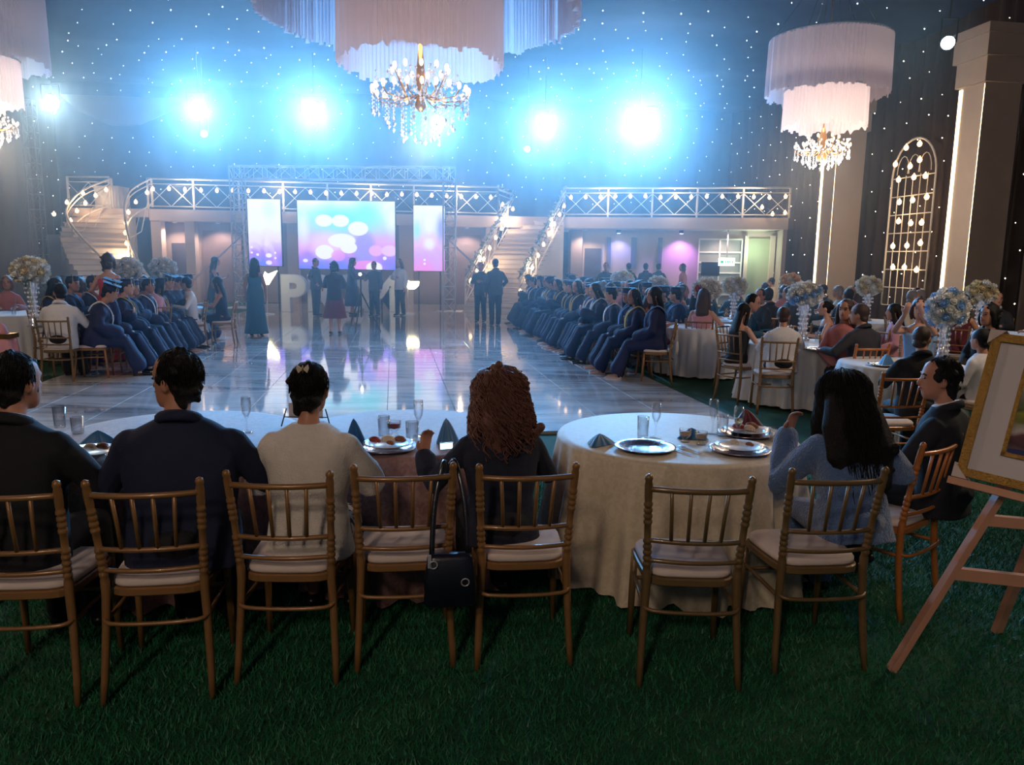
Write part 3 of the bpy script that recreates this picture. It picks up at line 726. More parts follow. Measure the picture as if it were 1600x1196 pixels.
def chandelier(label, c, tiers, cry, lampw, lampd, bulbs=16, group=None):
    """tiers: (radius, z bottom, z top); cry: (radius, z bottom, z top)"""
    t = thing('drum_chandelier', label, 'chandelier', (c.x, c.y, 0))
    for i, (R, zb, zt) in enumerate(tiers):
        build('outer_tier' if i == 0 else 'inner_tier', fringe(R, zb, zt, int(R*75)), SHEER, t)
        m = MB(); m.tube([(R*math.cos(2*PI*k/40), R*math.sin(2*PI*k/40), zt) for k in range(40)], .03, 6, closed=True); build('hoop', m, ALU, t, smooth=True)
        for k in range(4):
            m = MB(); a = k*PI/2; m.tube([(R*math.cos(a), R*math.sin(a), zt), (R*.2*math.cos(a), R*.2*math.sin(a), Z_C-.1)], .008, 5); build('wire', m, CABLE, t)
    R, zb, zt = cry
    m = MB(); m.tube([(0, 0, zt-.1), (0, 0, Z_C-.1)], .02, 6); build('rod', m, GOLD, t)
    zm = zb + (zt-zb)*.52
    m = MB(); m.lathe([(.02, zm-.3), (.12, zm-.2), (.05, zm), (.09, zm+.25), (.03, zt)], 12); build('column_stem', m, GOLD, t, smooth=True)
    for ring in range(2):
        nb = bulbs if ring == 0 else bulbs//2; rr = R*(1 if ring == 0 else .58); zz = zm + (0 if ring == 0 else (zt-zb)*.20)
        for k in range(nb):
            a = 2*PI*(k+.5*ring)/nb; ca, sa = math.cos(a), math.sin(a)
            if k % 2 == 0:
                m = MB(); m.tube([(.05*ca, .05*sa, zm), (rr*.5*ca, rr*.5*sa, zm-.12), (rr*.9*ca, rr*.9*sa, zz-.10), (rr*ca, rr*sa, zz)], .012, 5); build('arm', m, GOLD, t, smooth=True)
            m = MB(); m.ball((rr*ca, rr*sa, zz+.07), (.035*R/.8, .035*R/.8, .06*R/.8), 7, 5); build('candle_bulb', m, FLAME, t, smooth=True)
    # crystal strands, drop by drop, joined into tiers
    for tier, (rr, top, ln) in enumerate(((R, zm-.05, .42), (R*.7, zm-.12, .66), (R*.40, zm-.2, .96))):
        m = MB(); ns = max(8, int(26*rr/.8))
        for k in range(ns):
            a = 2*PI*k/ns + tier; L = (top-zb)*ln*random.uniform(.75, 1.0); x, y = rr*math.cos(a), rr*math.sin(a); nd = max(5, int(L/.07))
            for j in range(nd):
                z = top - L*j/nd; s = .016 if j < nd-1 else .034
                m.add([(x+s, y, z), (x, y+s, z), (x-s, y, z), (x, y-s, z), (x, y, z+s*1.3), (x, y, z-s*1.6)], [(0, 1, 4), (1, 2, 4), (2, 3, 4), (3, 0, 4), (1, 0, 5), (2, 1, 5), (3, 2, 5), (0, 3, 5)])
        o = build('crystal_strands', m, CRYST, t); o['kind'] = 'stuff'
    m = MB()
    for k in range(int(230*R)):
        a = random.uniform(0, 2*PI); rr = R*random.uniform(.3, 1.02); z = zm + random.uniform(-.15, .32)*(zt-zb)*.6; s = .028
        x, y = rr*math.cos(a), rr*math.sin(a)
        m.add([(x+s, y, z), (x, y+s, z), (x-s, y, z), (x, y-s, z), (x, y, z+s), (x, y, z-s*1.4)], [(0, 1, 4), (1, 2, 4), (2, 3, 4), (3, 0, 4), (1, 0, 5), (2, 1, 5), (3, 2, 5), (0, 3, 5)])
    o = build('crystal_drops', m, CRYST, t); o['kind'] = 'stuff'
    point('chandelier_lamp', Vector((c.x, c.y, tiers[1][1]+.5)), lampw, (1.0, .80, .62), .3)
    point('chandelier_lamp', Vector((c.x, c.y-R*.2, zb)), lampd, (1.0, .78, .56), .3)
    return t
cc = PY(657, 104, 14.4)
chandelier('huge two-tiered sheer drum chandelier with crystals over the dance floor', cc, [(2.72, 5.95, 8.2), (1.42, cc.z, 7.6)], (.86, PY(668, 236, 14.4).z, PY(668, 66, 14.4).z), 26, 60, bulbs=22)
c2 = PY(1287, 200, 18.5)
chandelier('two-tiered sheer drum chandelier in front of the strip-lit column', c2, [(1.30, PY(1287, 150, 18.5).z, PY(1287, 62, 18.5).z), (.90, c2.z, PY(1287, 140, 18.5).z)], (.60, PY(1278, 268, 18.5).z, PY(1278, 200, 18.5).z), 40, 260, bulbs=14)
c3 = PY(-22, 165, 18.5)
chandelier('two-tiered sheer drum chandelier in front of the draped column', c3, [(1.32, PY(-22, 100, 18.5).z, PY(-22, -40, 18.5).z), (.74, c3.z, PY(-22, 90, 18.5).z)], (.60, PY(-10, 232, 18.5).z, PY(-10, 160, 18.5).z), 36, 180, bulbs=14)
# added twin, out of view behind the camera, put there to light the foreground
cb = Vector((-1.8, -3.6, 5.6))
chandelier('added unseen drum chandelier over the tables at the near end', cb, [(1.45, 6.2, 7.9), (1.0, 5.4, 6.6)], (.60, 4.2, 5.4), 210, 135, bulbs=14)

chandelier('added unseen drum chandelier over the hydrangea bouquet table', Vector((6.6, 6.4, 0)), [(1.30, 6.3, 7.6), (.90, 5.5, 6.4)], (.60, 4.6, 5.5), 60, 260, bulbs=14)  # added out of view to brighten the column-side tables
chandelier('added unseen drum chandelier over the large rose ball table', Vector((-7.2, 6.6, 0)), [(1.30, 6.3, 7.6), (.90, 5.5, 6.4)], (.60, 4.6, 5.5), 60, 150, bulbs=14)  # likewise added out of view, for the tables on the stair side

# ---------------------------------------------------------------- arched trellis with bulbs on the column wall
rT = 14.45
def W(px, py): return wall_hit(px, py, rT)
t = thing('arched_trellis', 'tall white arched wire trellis with warm bulbs on the column wall', 'trellis', (0, 0, 0))
b0, b1 = W(1377, 476), W(1442, 482); a0, a1 = b0.dot(AX), b1.dot(AX); zbt = .62; ac = (a0+a1)/2; hw = abs(a0-a1)/2; zs = 4.25
G = lambda a, z: H(rT, a, z)
m = MB(); m.tube([G(ac+hw, zbt), G(ac+hw, zs)] + [G(ac + hw*math.cos(k*PI/16), zs + hw*1.12*math.sin(k*PI/16)) for k in range(1, 16)] + [G(ac-hw, zs), G(ac-hw, zbt)], .03, 6); build('arch_frame', m, WHITE, t, smooth=True)
for k in range(1, 6):
    a = ac - hw + 2*hw*k/6; m = MB(); m.tube([G(a, zbt), G(a, zs+.05)], .014, 5); build('upright', m, WHITE, t)
for k in range(8):
    z = zbt + (zs-zbt)*k/7; m = MB(); m.tube([G(ac-hw, z), G(ac+hw, z)], .016, 5); build('crossbar', m, WHITE, t)
for k in (-1, 0, 1):
    m = MB(); m.tube([G(ac + k*hw*.5 + .28*hw*math.cos(j*PI/8), zs + .1 + .5*math.sin(j*PI/8)) for j in range(9)], .012, 5); build('scroll', m, WHITE, t, smooth=True)
m = MB(); m.tube([G(ac, zs+hw*1.12), G(ac, Z_C-.2)], .006, 4); build('hanging_wire', m, CABLE, t)
for k, (px, py) in enumerate([(1416, 231), (1437, 225), (1399, 257), (1422, 260), (1437, 250), (1404, 281), (1428, 277), (1446, 275), (1405, 316), (1426, 313), (1448, 308), (1404, 346), (1423, 349), (1440, 348), (1395, 385), (1417, 384), (1438, 380), (1395, 418), (1413, 418), (1432, 422)]):
    link('bulb', BULB_ME, None, t, wall_hit(px, py, rT-.1), None, 1.05)
for z in (1.8, 3.4): point('trellis_lamp', H(rT-.4, ac, z), 14, WARM, .1)

# ================================================================ CHAIRS
def bent(pts, r, n=6): m = MB(); m.tube(smooth_pts(pts, 3), r, n); return m
def chair_parts():
    out = []
    for s in (-1, 1):
        prof = [(0, .0135), (.10, .0155), (.30, .017), (.44, .0185), (.50, .0185)]
        z = .515
        while z < .80:                       # turned beads up the back post
            prof += [(z, .0145), (z+.006, .0185), (z+.016, .0185), (z+.022, .0145)]; z += .026 if not (.60 < z < .66) else .085
        prof += [(.82, .0165), (.88, .0165), (.895, .0135), (.905, .017), (.918, .014), (.925, .004)]
        def cen(z):
            k = z/.46 if z < .46 else 1
            if z < .46: return (s*(.205-.022*k), -.245+.05*k*(2-k), z)
            u = (z-.46)/.46; return (s*(.183+.020*u), -.195-.075*u**1.3, z)
        m = MB(); m.tube([cen(a) for a, _ in prof], [b for _, b in prof], 8); out.append(('back_post', m, True))
        m = MB(); m.tube([(s*.188, .175, .44), (s*.192, .185, .25), (s*.197, .20, .0)], [.0165, .0165, .013], 8); out.append(('leg', m, True))
        m = MB(); m.tube([(s*.190, -.20, .33), (s*.190, .18, .33)], .0095, 6); out.append(('stretcher', m, True))
    m = MB(); m.tube([(-.185, .185, .30), (.185, .185, .30)], .0095, 6); out.append(('stretcher', m, True))
    out.append(('stretcher', bent([(-.195, -.205, .345), (-.16, -.235, .335), (0, -.245, .332), (.16, -.235, .335), (.195, -.205, .345)], .009), True))
    bowz = lambda z, x, d: (x, -.195-.075*((max(z, .46)-.46)/.46)**1.3 - d*(1-(x/.2)**2), z)
    for z, w, r in ((.862, .20, .0125), (.635, .19, .0105), (.545, .187, .010)):
        out.append(({.862: 'top_rail', .635: 'middle_rail', .545: 'lower_rail'}[z], bent([bowz(z, x*w, .032) for x in (-1, -.5, 0, .5, 1)], r, 7), True))
    for k in range(4):
        x = -.108+.072*k; m = MB(); m.tube([bowz(.635, x*.92, .032), bowz(.75, x*.97, .033), bowz(.862, x*1.04, .032)], .0082, 7); out.append(('spindle', m, True))
    m = MB(); c = []
    def ringpts(gx, gy, z): 
        o = []
        for k in range(24):
            a = 2*PI*k/24; ca, sa = math.cos(a), math.sin(a); e = 2/5
            y = .2*math.copysign(abs(sa)**e, sa); w = .185+.03*(y+.2)/.4
            o.append((w*gx*math.copysign(abs(ca)**e, ca), y*gy, z))
        return o
    def stack(levels):
        m = MB(); vs = []
        for gx, gy, z in levels: vs += ringpts(gx, gy, z)
        n = len(levels); m.add(vs, [(j*24+k, j*24+(k+1) % 24, (j+1)*24+(k+1) % 24, (j+1)*24+k) for j in range(n-1) for k in range(24)] + [tuple(reversed(range(24))), tuple((n-1)*24+k for k in range(24))]); return m
    out.append(('seat_frame', stack([(.97, .97, .425), (1, 1, .43), (1, 1, .455), (.97, .97, .46)]), False))
    out.append(('cushion', stack([(.93, .93, .461), (.96, .96, .47), (.955, .955, .485), (.90, .90, .498), (.6, .6, .503)]), True))
    return out
CHP = [(n, mb.mesh(n, sm)) for n, mb, sm in chair_parts()]
GOLDW = mat('gold_wood', lin(150, 108, 66), .42, .2, var=.12, scale=14, coat=.3)
GOLDO = mat('orange_gold_wood', lin(186, 110, 50), .4, .15, var=.12, scale=14, coat=.3)
GOLDD = mat('olive_gold_wood', lin(122, 96, 62), .42, .2, var=.12, scale=14, coat=.3)
CUSH = mat('ivory_cushion', lin(226, 208, 200), .8, var=.06, scale=12)
for n, me in CHP: me.materials.append(CUSH if n == 'cushion' else GOLDW)
big = MB(); bigm = []
far = MB()
for n, mb, sm in chair_parts(): far.add(mb.v, mb.f, 1 if n == 'cushion' else 0)
FAR_CHAIR = far.mesh('banquet_chair'); FAR_CHAIR.materials.append(GOLDW); FAR_CHAIR.materials.append(CUSH)
def chair(label, loc, rz, wood=None, group=None, simple=False):
    if simple:
        return tag(link('banquet_chair', FAR_CHAIR, [wood or GOLDW, CUSH], None, loc, rz), label, 'chair', group)
    t = thing('banquet_chair', label, 'chair', loc, rz, group)
    for n, me in CHP: link(n, me, CUSH if n == 'cushion' else (wood or GOLDW), t)
    return t
def chair_at(label, l, r, wood=None, z=0, rz=None):
    """by the pixels of the two back feet"""
    a, b = PZ(*l, z), PZ(*r, z); d = b-a
    if rz is None: rz = math.atan2(d.y, d.x)
    mid = (a+b)/2; loc = mid + Vector((-math.sin(rz), math.cos(rz), 0))*.245
    chair(label, loc, rz, wood); return loc, rz

# ================================================================ TABLES
def cloth_mesh(R, h, drop, folds=15, amp=.13, flare=.09, seed=1, n=180):
    rs = random.Random(seed); ph = rs.uniform(0, 6); m = MB()
    prof = [(.001, 0), (R*.5, 0), (R*.93, 0), (R*.985, -.004), (R*1.0, -.018)] + [(R + flare*(k/7), -.018 - (drop-.018)*k/7) for k in range(1, 8)]
    def wob(r, z, a, j):
        if j < 5: return r
        k = (j-4)/7
        w = 1.2*abs(math.sin(folds/2*a + ph + 1.1*math.sin(2*a+ph))) - .75 + .45*math.sin((folds*2+1)*a + ph*2)
        return r + amp*k**.55*w*.62*(.6+.4*k)
    m.lathe([(r, h+z) for r, z in prof], n, wob=wob, cap=False)
    return m.mesh('tablecloth')
def brocade(name, c1, c2, sc=26):
    m = bpy.data.materials.new(name); m.use_nodes = True; nt = m.node_tree; b = nt.nodes['Principled BSDF']
    tc = nt.nodes.new('ShaderNodeTexCoord'); n = nt.nodes.new('ShaderNodeTexNoise'); n.inputs['Scale'].default_value = sc; n.inputs['Detail'].default_value = 5; n.inputs['Distortion'].default_value = 1.2
    r = nt.nodes.new('ShaderNodeValToRGB'); r.color_ramp.elements[0].position = .42; r.color_ramp.elements[1].position = .56
    r.color_ramp.elements[0].color = (*c1, 1); r.color_ramp.elements[1].color = (*c2, 1)
    nt.links.new(tc.outputs['Object'], n.inputs['Vector']); nt.links.new(n.outputs['Fac'], r.inputs[0]); nt.links.new(r.outputs[0], b.inputs['Base Color'])
    b.inputs['Roughness'].default_value = .55; b.inputs['Sheen Weight'].default_value = .3; return m
CL_BEIGE = brocade('champagne_cloth', lin(214, 196, 166), lin(224, 208, 182), 30)
CL_BROWN = brocade('rosewood_cloth', lin(136, 98, 92), lin(158, 118, 110), 30)
CL_WHITE = mat('white_cloth', lin(226, 222, 222), .75, var=.05, scale=6)
WOODT = mat('table_wood', lin(110, 84, 60), .6)
def table(label, clabel, c, R, cm, seed, tz=.76, group=None):
    t = thing('round_table', label, 'table', (c.x, c.y, c.z), group=group)
    m = MB(); m.lathe([(.001, tz-.03), (R-.02, tz-.03), (R-.02, tz-.006), (.001, tz-.006)], 36, cap=False); build('tabletop', m, WOODT, t)
    for k in range(4):
        a = PI/4 + k*PI/2; m = MB(); m.tube([(.7*R*math.cos(a), .7*R*math.sin(a), 0), (.62*R*math.cos(a), .62*R*math.sin(a), tz-.03)], .018, 6); build('leg', m, mat('black_metal'), t)
    o = link('tablecloth', cloth_mesh(R, tz, tz-.035, seed=seed), cm, None, (c.x, c.y, c.z)); tag(o, clabel, 'tablecloth', group)
    return c + Vector((0, 0, tz))
# tableware
GLASS = bpy.data.materials.new('clear_glass'); GLASS.use_nodes = True; nt = GLASS.node_tree; nt.nodes.remove(nt.nodes['Principled BSDF'])
_t = nt.nodes.new('ShaderNodeBsdfTransparent'); _t.inputs[0].default_value = (.98, .985, .99, 1); _g = nt.nodes.new('ShaderNodeBsdfGlossy'); _g.inputs['Roughness'].default_value = .04
_l = nt.nodes.new('ShaderNodeLayerWeight'); _l.inputs[0].default_value = .22; _m = nt.nodes.new('ShaderNodeMixShader')
nt.links.new(_l.outputs['Facing'], _m.inputs[0]); nt.links.new(_t.outputs[0], _m.inputs[1]); nt.links.new(_g.outputs[0], _m.inputs[2]); nt.links.new(_m.outputs[0], nt.nodes['Material Output'].inputs[0])
def lathe_me(name, prof, n=20, cap=False): m = MB(); m.lathe(prof, n, cap=cap); return m.mesh(name)
FLUTE = lathe_me('champagne_flute', [(.001, 0), (.034, 0), (.034, .003), (.008, .010), (.0045, .02), (.0045, .075), (.010, .088), (.024, .120), (.0275, .155), (.026, .205), (.0248, .205), (.0258, .155), (.022, .122), (.008, .094), (.001, .092)])
TUMB = lathe_me('tumbler', [(.001, 0), (.029, 0), (.031, .006), (.034, .125), (.0325, .125), (.0295, .012), (.001, .010)])
CUPS = lathe_me('dessert_glass', [(.001, 0), (.026, 0), (.028, .004), (.012, .014), (.012, .022), (.033, .04), (.035, .075), (.0335, .075), (.031, .042), (.001, .03)])
CREAMF = lathe_me('dessert', [(.001, .0325), (.029, .041), (.0325, .058), (.001, .061)])
WINE = lathe_me('sparkling_wine', [(.001, .094), (.0075, .0955), (.0215, .123), (.024, .138), (.001, .138)])
CHARG = lathe_me('charger_plate', [(.001, .004), (.10, .004), (.115, .012), (.150, .018), (.163, .020), (.163, .016), (.115, .008), (.10, 0), (.001, 0)], 40)
PLATE = lathe_me('dinner_plate', [(.001, .005), (.085, .005), (.10, .013), (.130, .020), (.130, .017), (.10, .009), (.085, .001), (.001, .001)], 36)
ROSEG = mat('rose_silver', lin(206, 188, 190), .16, .95, bump=.35, bscale=60)
CHINA = mat('white_china', lin(226, 224, 226), .25, coat=.4)
DESS = mat('cream_dessert', lin(214, 176, 142), .5); WINEM = mat('wine', lin(230, 196, 140), .1, trans=.8)
NAPB = mat('blue_satin', lin(44, 112, 164), .45, sheen=.4, var=.15, scale=20); NAPR = mat('burgundy_satin', lin(96, 22, 42), .45, sheen=.4, var=.15, scale=20)
FOODM = [mat('food_brown', lin(140, 84, 58), .6, var=.3, scale=40), mat('food_cream', lin(222, 196, 160), .6, var=.2, scale=40), mat('food_red', lin(176, 62, 48), .5, var=.2, scale=40)]
def napkin_me(w, d, h, seed=0):
    """pyramid fold: three-sided tent with pleats"""
    m = MB(); n = 18
    def fn(u, v):
        a = 2*PI*u; tri = 1/max(.42, math.cos(((a+.3) % (2*PI/3)) - PI/3)); r = (1-v)**.85*(1 + .07*math.sin(9*a+seed))*tri*.62
        return Vector((w/2*r*math.cos(a), d/2*r*math.sin(a), h*(1-(1-v)**1.15) + .002))
    m.grid(fn, n*2, 7, wrap=True); return m.mesh('folded_napkin')
NAP_UP, NAP_FLAT = napkin_me(.15, .12, .135), napkin_me(.19, .13, .06, 2)
def put(name, label, cat, me, m, px, py, z, rz=0, scale=None, group=None):
    p = PZ(px, py, z); o = link(name, me, m, None, p, rz, scale); return tag(o, label, cat, group)
def food(parent, spots):
    for k, (x, y, r, mi) in enumerate(spots):
        m = MB(); m.ball((x, y, .022+r*.4), (r, r*.8, r*.55), 10, 6); m.ball((x+r*.6, y-.01, .02+r*.3), (r*.6, r*.5, r*.4), 8, 5); build('food', m, FOODM[mi], parent, smooth=True)
def plate_set(label, px, py, z, foods=(), plate=True):
    p = PZ(px, py, z); t = thing('charger_plate', 'round rose-silver charger plate ' + label, 'plate', p)
    link('charger', CHARG, ROSEG, t)
    if plate:
        q = thing('dinner_plate', 'white dinner plate ' + label, 'plate', p + Vector((0, 0, .018)))
        link('plate', PLATE, CHINA, q); food(q, foods)

TZ = .76
cC = (PZ(1056, 727, TZ) + PZ(1056, 645, TZ))/2; cC.z = 0; RC = (PZ(1056, 645, TZ)-PZ(1056, 727, TZ)).length/2
cB = PZ(612, 717, TZ) + Vector((0, .66, 0)); cB.z = 0
cA = PZ(196, 722, TZ) + Vector((0, .66, 0)); cA.z = 0
table('round banquet table under the champagne cloth', 'champagne cloth with pale overlay draped to the turf', cC, RC, CL_BEIGE, 3)
table('round banquet table under the rosewood cloth beside the curly-haired woman', 'rosewood brocade cloth in front of the woman with curly hair', cB, .66, CL_BROWN, 5)
table('round banquet table under the rosewood cloth in front of two men in suits', 'rosewood brocade cloth in front of two men in suits', cA, .66, CL_BROWN, 8)
zt = TZ + .002
# champagne table setting
plate_set('empty beside a blue napkin', 1008, 702, zt, plate=False)
plate_set('with leftovers in front of the woman in the blue coat', 1156, 706, zt, [(-.03, .02, .025, 1), (.04, -.02, .02, 0)])
plate_set('heaped with food beside the burgundy napkin', 1166, 680, zt, [(-.05, .0, .035, 2), (.03, .02, .035, 0), (.0, -.04, .03, 1)])
put('folded_napkin', 'blue satin napkin folded flat at the table rim', 'napkin', NAP_FLAT, NAPB, 936, 695, zt, .5)
put('folded_napkin', 'blue satin napkin behind the two dessert glasses', 'napkin', NAP_FLAT, NAPB, 1080, 685, zt, -.3)
put('folded_napkin', 'burgundy satin napkin folded into a pyramid', 'napkin', NAP_UP, NAPR, 1163, 672, zt, .2, (1.6, 1.2, .95))
put('tumbler', 'tall water tumbler behind the empty charger plate', 'glass', TUMB, GLASS, 1004, 684, zt)
def flute(lab, px, py, wine=False):
    p = PZ(px, py, zt); t = thing('champagne_flute', lab, 'glass', p); link('bowl', FLUTE, GLASS, t)
    if wine: link('wine', WINE, WINEM, t)
flute('empty champagne flute beside the tall tumbler', 1024, 684); flute('champagne flute behind the dessert glasses', 1113, 678)
flute('champagne flute with a little wine before the burgundy napkin', 1152, 692, True)
put('tumbler', 'water tumbler beside the far champagne flute', 'glass', TUMB, GLASS, 1128, 681, zt)
put('tumbler', 'short tumbler next to the food-heaped plate', 'glass', TUMB, GLASS, 1209, 690, zt, 0, (1, 1, .62))
for k, (px, py) in enumerate(((1070, 691), (1095, 695))):
    p = PZ(px, py, zt); t = thing('dessert_glass', 'footed glass of cream dessert in front of the blue napkin', 'glass', p, group='dessert glasses on the champagne table'); link('bowl', CUPS, GLASS, t); link('dessert', CREAMF, DESS, t)
def cutlery(label, cat, px, py, rz, fork):
    t = thing(cat, label, cat, PZ(px, py, zt+.001), rz); m = MB(); m.bar((0, -.09, .004), (0, .03, .005), .008, .003); build('handle', m, ALU, t)
    if fork:
        m = MB(); m.box((0, .045, .005), (.022, .03, .003)); [m.bar((x, .06, .005), (x, .095, .008), .003) for x in (-.009, -.003, .003, .009)]; build('tines', m, ALU, t)
    else: m = MB(); m.ball((0, .06, .006), (.018, .032, .004), 10, 5); build('bowl', m, ALU, t, smooth=True)
cutlery('silver fork between the two near plates', 'fork', 1064, 706, .5, True); cutlery('silver spoon between the two near plates', 'spoon', 1078, 704, .5, False)
# rosewood table by the curly-haired woman
plate_set('with a half-eaten dinner between white jacket and curly hair', 606, 702, zt, [(-.07, .0, .03, 2), (.0, .01, .035, 1), (.06, .02, .03, 0), (.02, -.05, .02, 0)])
put('folded_napkin', 'teal blue napkin pyramid beside the white jacket', 'napkin', NAP_UP, NAPB, 553, 697, zt, .3, (.85, .85, 1.1))
put('folded_napkin', 'teal blue napkin pyramid beside the curly-haired woman', 'napkin', NAP_UP, NAPB, 697, 694, zt, .9, (1.05, .9, 1.05))
put('tumbler', 'tall tumbler behind the half-eaten dinner', 'glass', TUMB, GLASS, 600, 684, zt)
put('tumbler', 'short tumbler next to the half-eaten dinner', 'glass', TUMB, GLASS, 644, 686, zt, 0, (1.1, 1.1, .8))
p = PZ(616, 681, zt); t = thing('dessert_glass', 'footed glass with red dessert behind the half-eaten dinner', 'glass', p); link('bowl', CUPS, GLASS, t, scale=1.15); link('dessert', CREAMF, FOODM[2], t, scale=1.15)
flute('champagne flute between the short tumbler and napkin pyramid', 654, 681)
flute('champagne flute between the navy suit and the white jacket', 386, 676)
# table in front of the two men
put('tumbler', 'tall tumbler between the two men in suits', 'glass', TUMB, GLASS, 94, 668, zt)
put('tumbler', 'short tumbler between the two men in suits', 'glass', TUMB, GLASS, 122, 677, zt, 0, (1.05, 1.05, .75))
put('folded_napkin', 'blue napkin lying between the two men in suits', 'napkin', NAP_FLAT, NAPB, 154, 692, zt, .2, 1.1)
plate_set('between the two men in suits', 142, 714, zt, [(0, 0, .03, 1), (.05, .02, .03, 0)])

# ================================================================ FLOWERS
FWH = mat('rose_white', lin(236, 234, 230), .7, var=.08, scale=20); FBL = mat('rose_blue', lin(150, 190, 232), .7, var=.08, scale=20)
FOR = mat('rose_orange', lin(230, 166, 90), .7, var=.08, scale=20); FYE = mat('rose_cream', lin(228, 212, 176), .7, var=.08, scale=20); FRD = mat('rose_red', lin(190, 40, 50), .7)
VASE = mat('crystal_vase', (.9, .9, .95), .08, .6, spec=1.0)
def bouquet(label, px, py, z, R, n, cols, base_z, big=1.0, flat=.8, vase=True):
    Yd = (CAM_H-z)/(-ray(px, py).z)*ray(px, py).y; c = PY(px, py, Yd); b = Vector((c.x, c.y, base_z))
    t = thing('flower_centerpiece', label, 'flowers', b); hz_ = c.z-base_z
    if vase:
        m = MB(); m.lathe([(.09, .0), (.10, .01), (.06, .03), (.045, hz_*.3), (.05, hz_*.55), (.085, hz_*.8), (.09, hz_-R*.55)], 16); build('vase', m, VASE, t, smooth=True)
        m = MB()
        for j in range(int(hz_/.062)):
            for k in range(10):
                a = 2*PI*(k+.5*(j % 2))/10; z_ = .03 + j*.062; rr = (.055 if z_ < hz_*.55 else .085); s = .013
                if z_ > hz_-R*.6: continue
                x, y = rr*math.cos(a), rr*math.sin(a)
                m.add([(x+s, y, z_), (x, y+s, z_), (x-s, y, z_), (x, y-s, z_), (x, y, z_+s*1.4), (x, y, z_-s*1.4)], [(0, 1, 4), (1, 2, 4), (2, 3, 4), (3, 0, 4), (1, 0, 5), (2, 1, 5), (3, 2, 5), (0, 3, 5)])
        o = build('vase_crystals', m, CRYST, t); o['kind'] = 'stuff'
    m = MB(); m.ball((0, 0, hz_), (R*.78, R*.78, R*flat*.74), 12, 8); build('foliage', m, mat('pale_foliage', lin(176, 190, 170), .8, var=.3, scale=20), t, smooth=True)
    ga = PI*(3-5**.5)
    for k in range(n):
        zz = 1 - 1.75*(k+.5)/n; rr = math.sqrt(max(0, 1-zz*zz)); a = ga*k
        d = Vector((rr*math.cos(a), rr*math.sin(a), zz)); p = Vector((d.x*R*.88, d.y*R*.88, hz_ + d.z*R*flat*.88))
        o = link('flower', ROSE, cols[k % len(cols)], t, p, None, R*big*random.uniform(6.4, 8.6)/math.sqrt(n/30)*.9)
        o.rotation_euler = d.to_track_quat('Z', 'Y').to_euler()
    return b

# ================================================================ EASEL WITH PICTURE
EAW = mat('easel_wood', lin(206, 150, 122), .55, var=.12, scale=6)
FRG = mat('gold_frame', lin(190, 146, 74), .4, .6, bump=1.0, bscale=120, var=.3, scale=60)
def paint_mat(name, base, shapes):
    m = screen_mat(name, base, shapes, 0.0); b = m.node_tree.nodes['Principled BSDF']
    l = b.inputs['Emission Color'].links[0]; src = l.from_socket; m.node_tree.links.remove(l); m.node_tree.links.new(src, b.inputs['Base Color'])
    b.inputs['Roughness'].default_value = .35; return m
B0, T0 = PY(1494, 741, 3.16), PY(1546, 520, 3.27); ex = (PY(1600, 767, 2.98) - B0).normalized(); ez = (T0-B0); HP = ez.length; ez = (ez - ex*ez.dot(ex)).normalized(); ey = ez.cross(ex)
MP = Matrix((ex, ey, ez)).transposed().to_4x4(); MP.translation = B0; WP = .82
t = thing('framed_picture', 'gold-framed garden picture with white mat resting on the easel', 'picture', (0, 0, 0)); t.matrix_world = MP
def pbox(name, x0, x1, z0, z1, y0, y1, m, par): mb = MB(); mb.box(((x0+x1)/2, (y0+y1)/2, (z0+z1)/2), (x1-x0, y1-y0, z1-z0)); return build(name, mb, m, par)
fw = .034
for x0, x1, z0, z1 in ((0, fw, 0, HP), (WP-fw, WP, 0, HP), (fw, WP-fw, 0, fw), (fw, WP-fw, HP-fw, HP)): pbox('frame_side', x0, x1, z0, z1, -.015, .03, FRG, t)
pbox('mat_board', fw, WP-fw, fw, HP-fw, .004, .02, mat('mat_board', lin(214, 208, 210), .8), t)
ix0, ix1, iz0, iz1 = fw+.105, WP-fw-.105, fw+.085, HP-fw-.085; iw = .016
for x0, x1, z0, z1 in ((ix0, ix0+iw, iz0, iz1), (ix1-iw, ix1, iz0, iz1), (ix0, ix1, iz0, iz0+iw), (ix0, ix1, iz1-iw, iz1)): pbox('inner_frame', x0, x1, z0, z1, -.008, .012, FRG, t)
PICT = paint_mat('garden_print', [(0, lin(120, 104, 104)), (.10, lin(70, 42, 50)), (.2, lin(110, 60, 70)), (.28, lin(196, 186, 184)), (.40, lin(112, 118, 40)), (.5, lin(150, 150, 50)), (.56, lin(70, 80, 50)), (.78, lin(160, 160, 150)), (1, lin(214, 214, 216))],
    [(.36, .66, .26, .22, lin(62, 74, 58), .95, .3), (.72, .70, .30, .25, lin(56, 70, 50), .95, .3), (.5, .55, .6, .05, lin(130, 128, 40), .8, .6), (.10, .03, .12, .035, lin(40, 50, 110), 1, .1)])
me = bpy.data.meshes.new('print'); me.from_pydata([(ix0+iw, 0, iz0+iw), (ix1-iw, 0, iz0+iw), (ix1-iw, 0, iz1-iw), (ix0+iw, 0, iz1-iw)], [], [(0, 1, 2, 3)]); uv = me.uv_layers.new(name='uv')
for k, c in enumerate(((0, 0), (1, 0), (1, 1), (0, 1))): uv.data[k].uv = c
link('print', me, PICT, t)
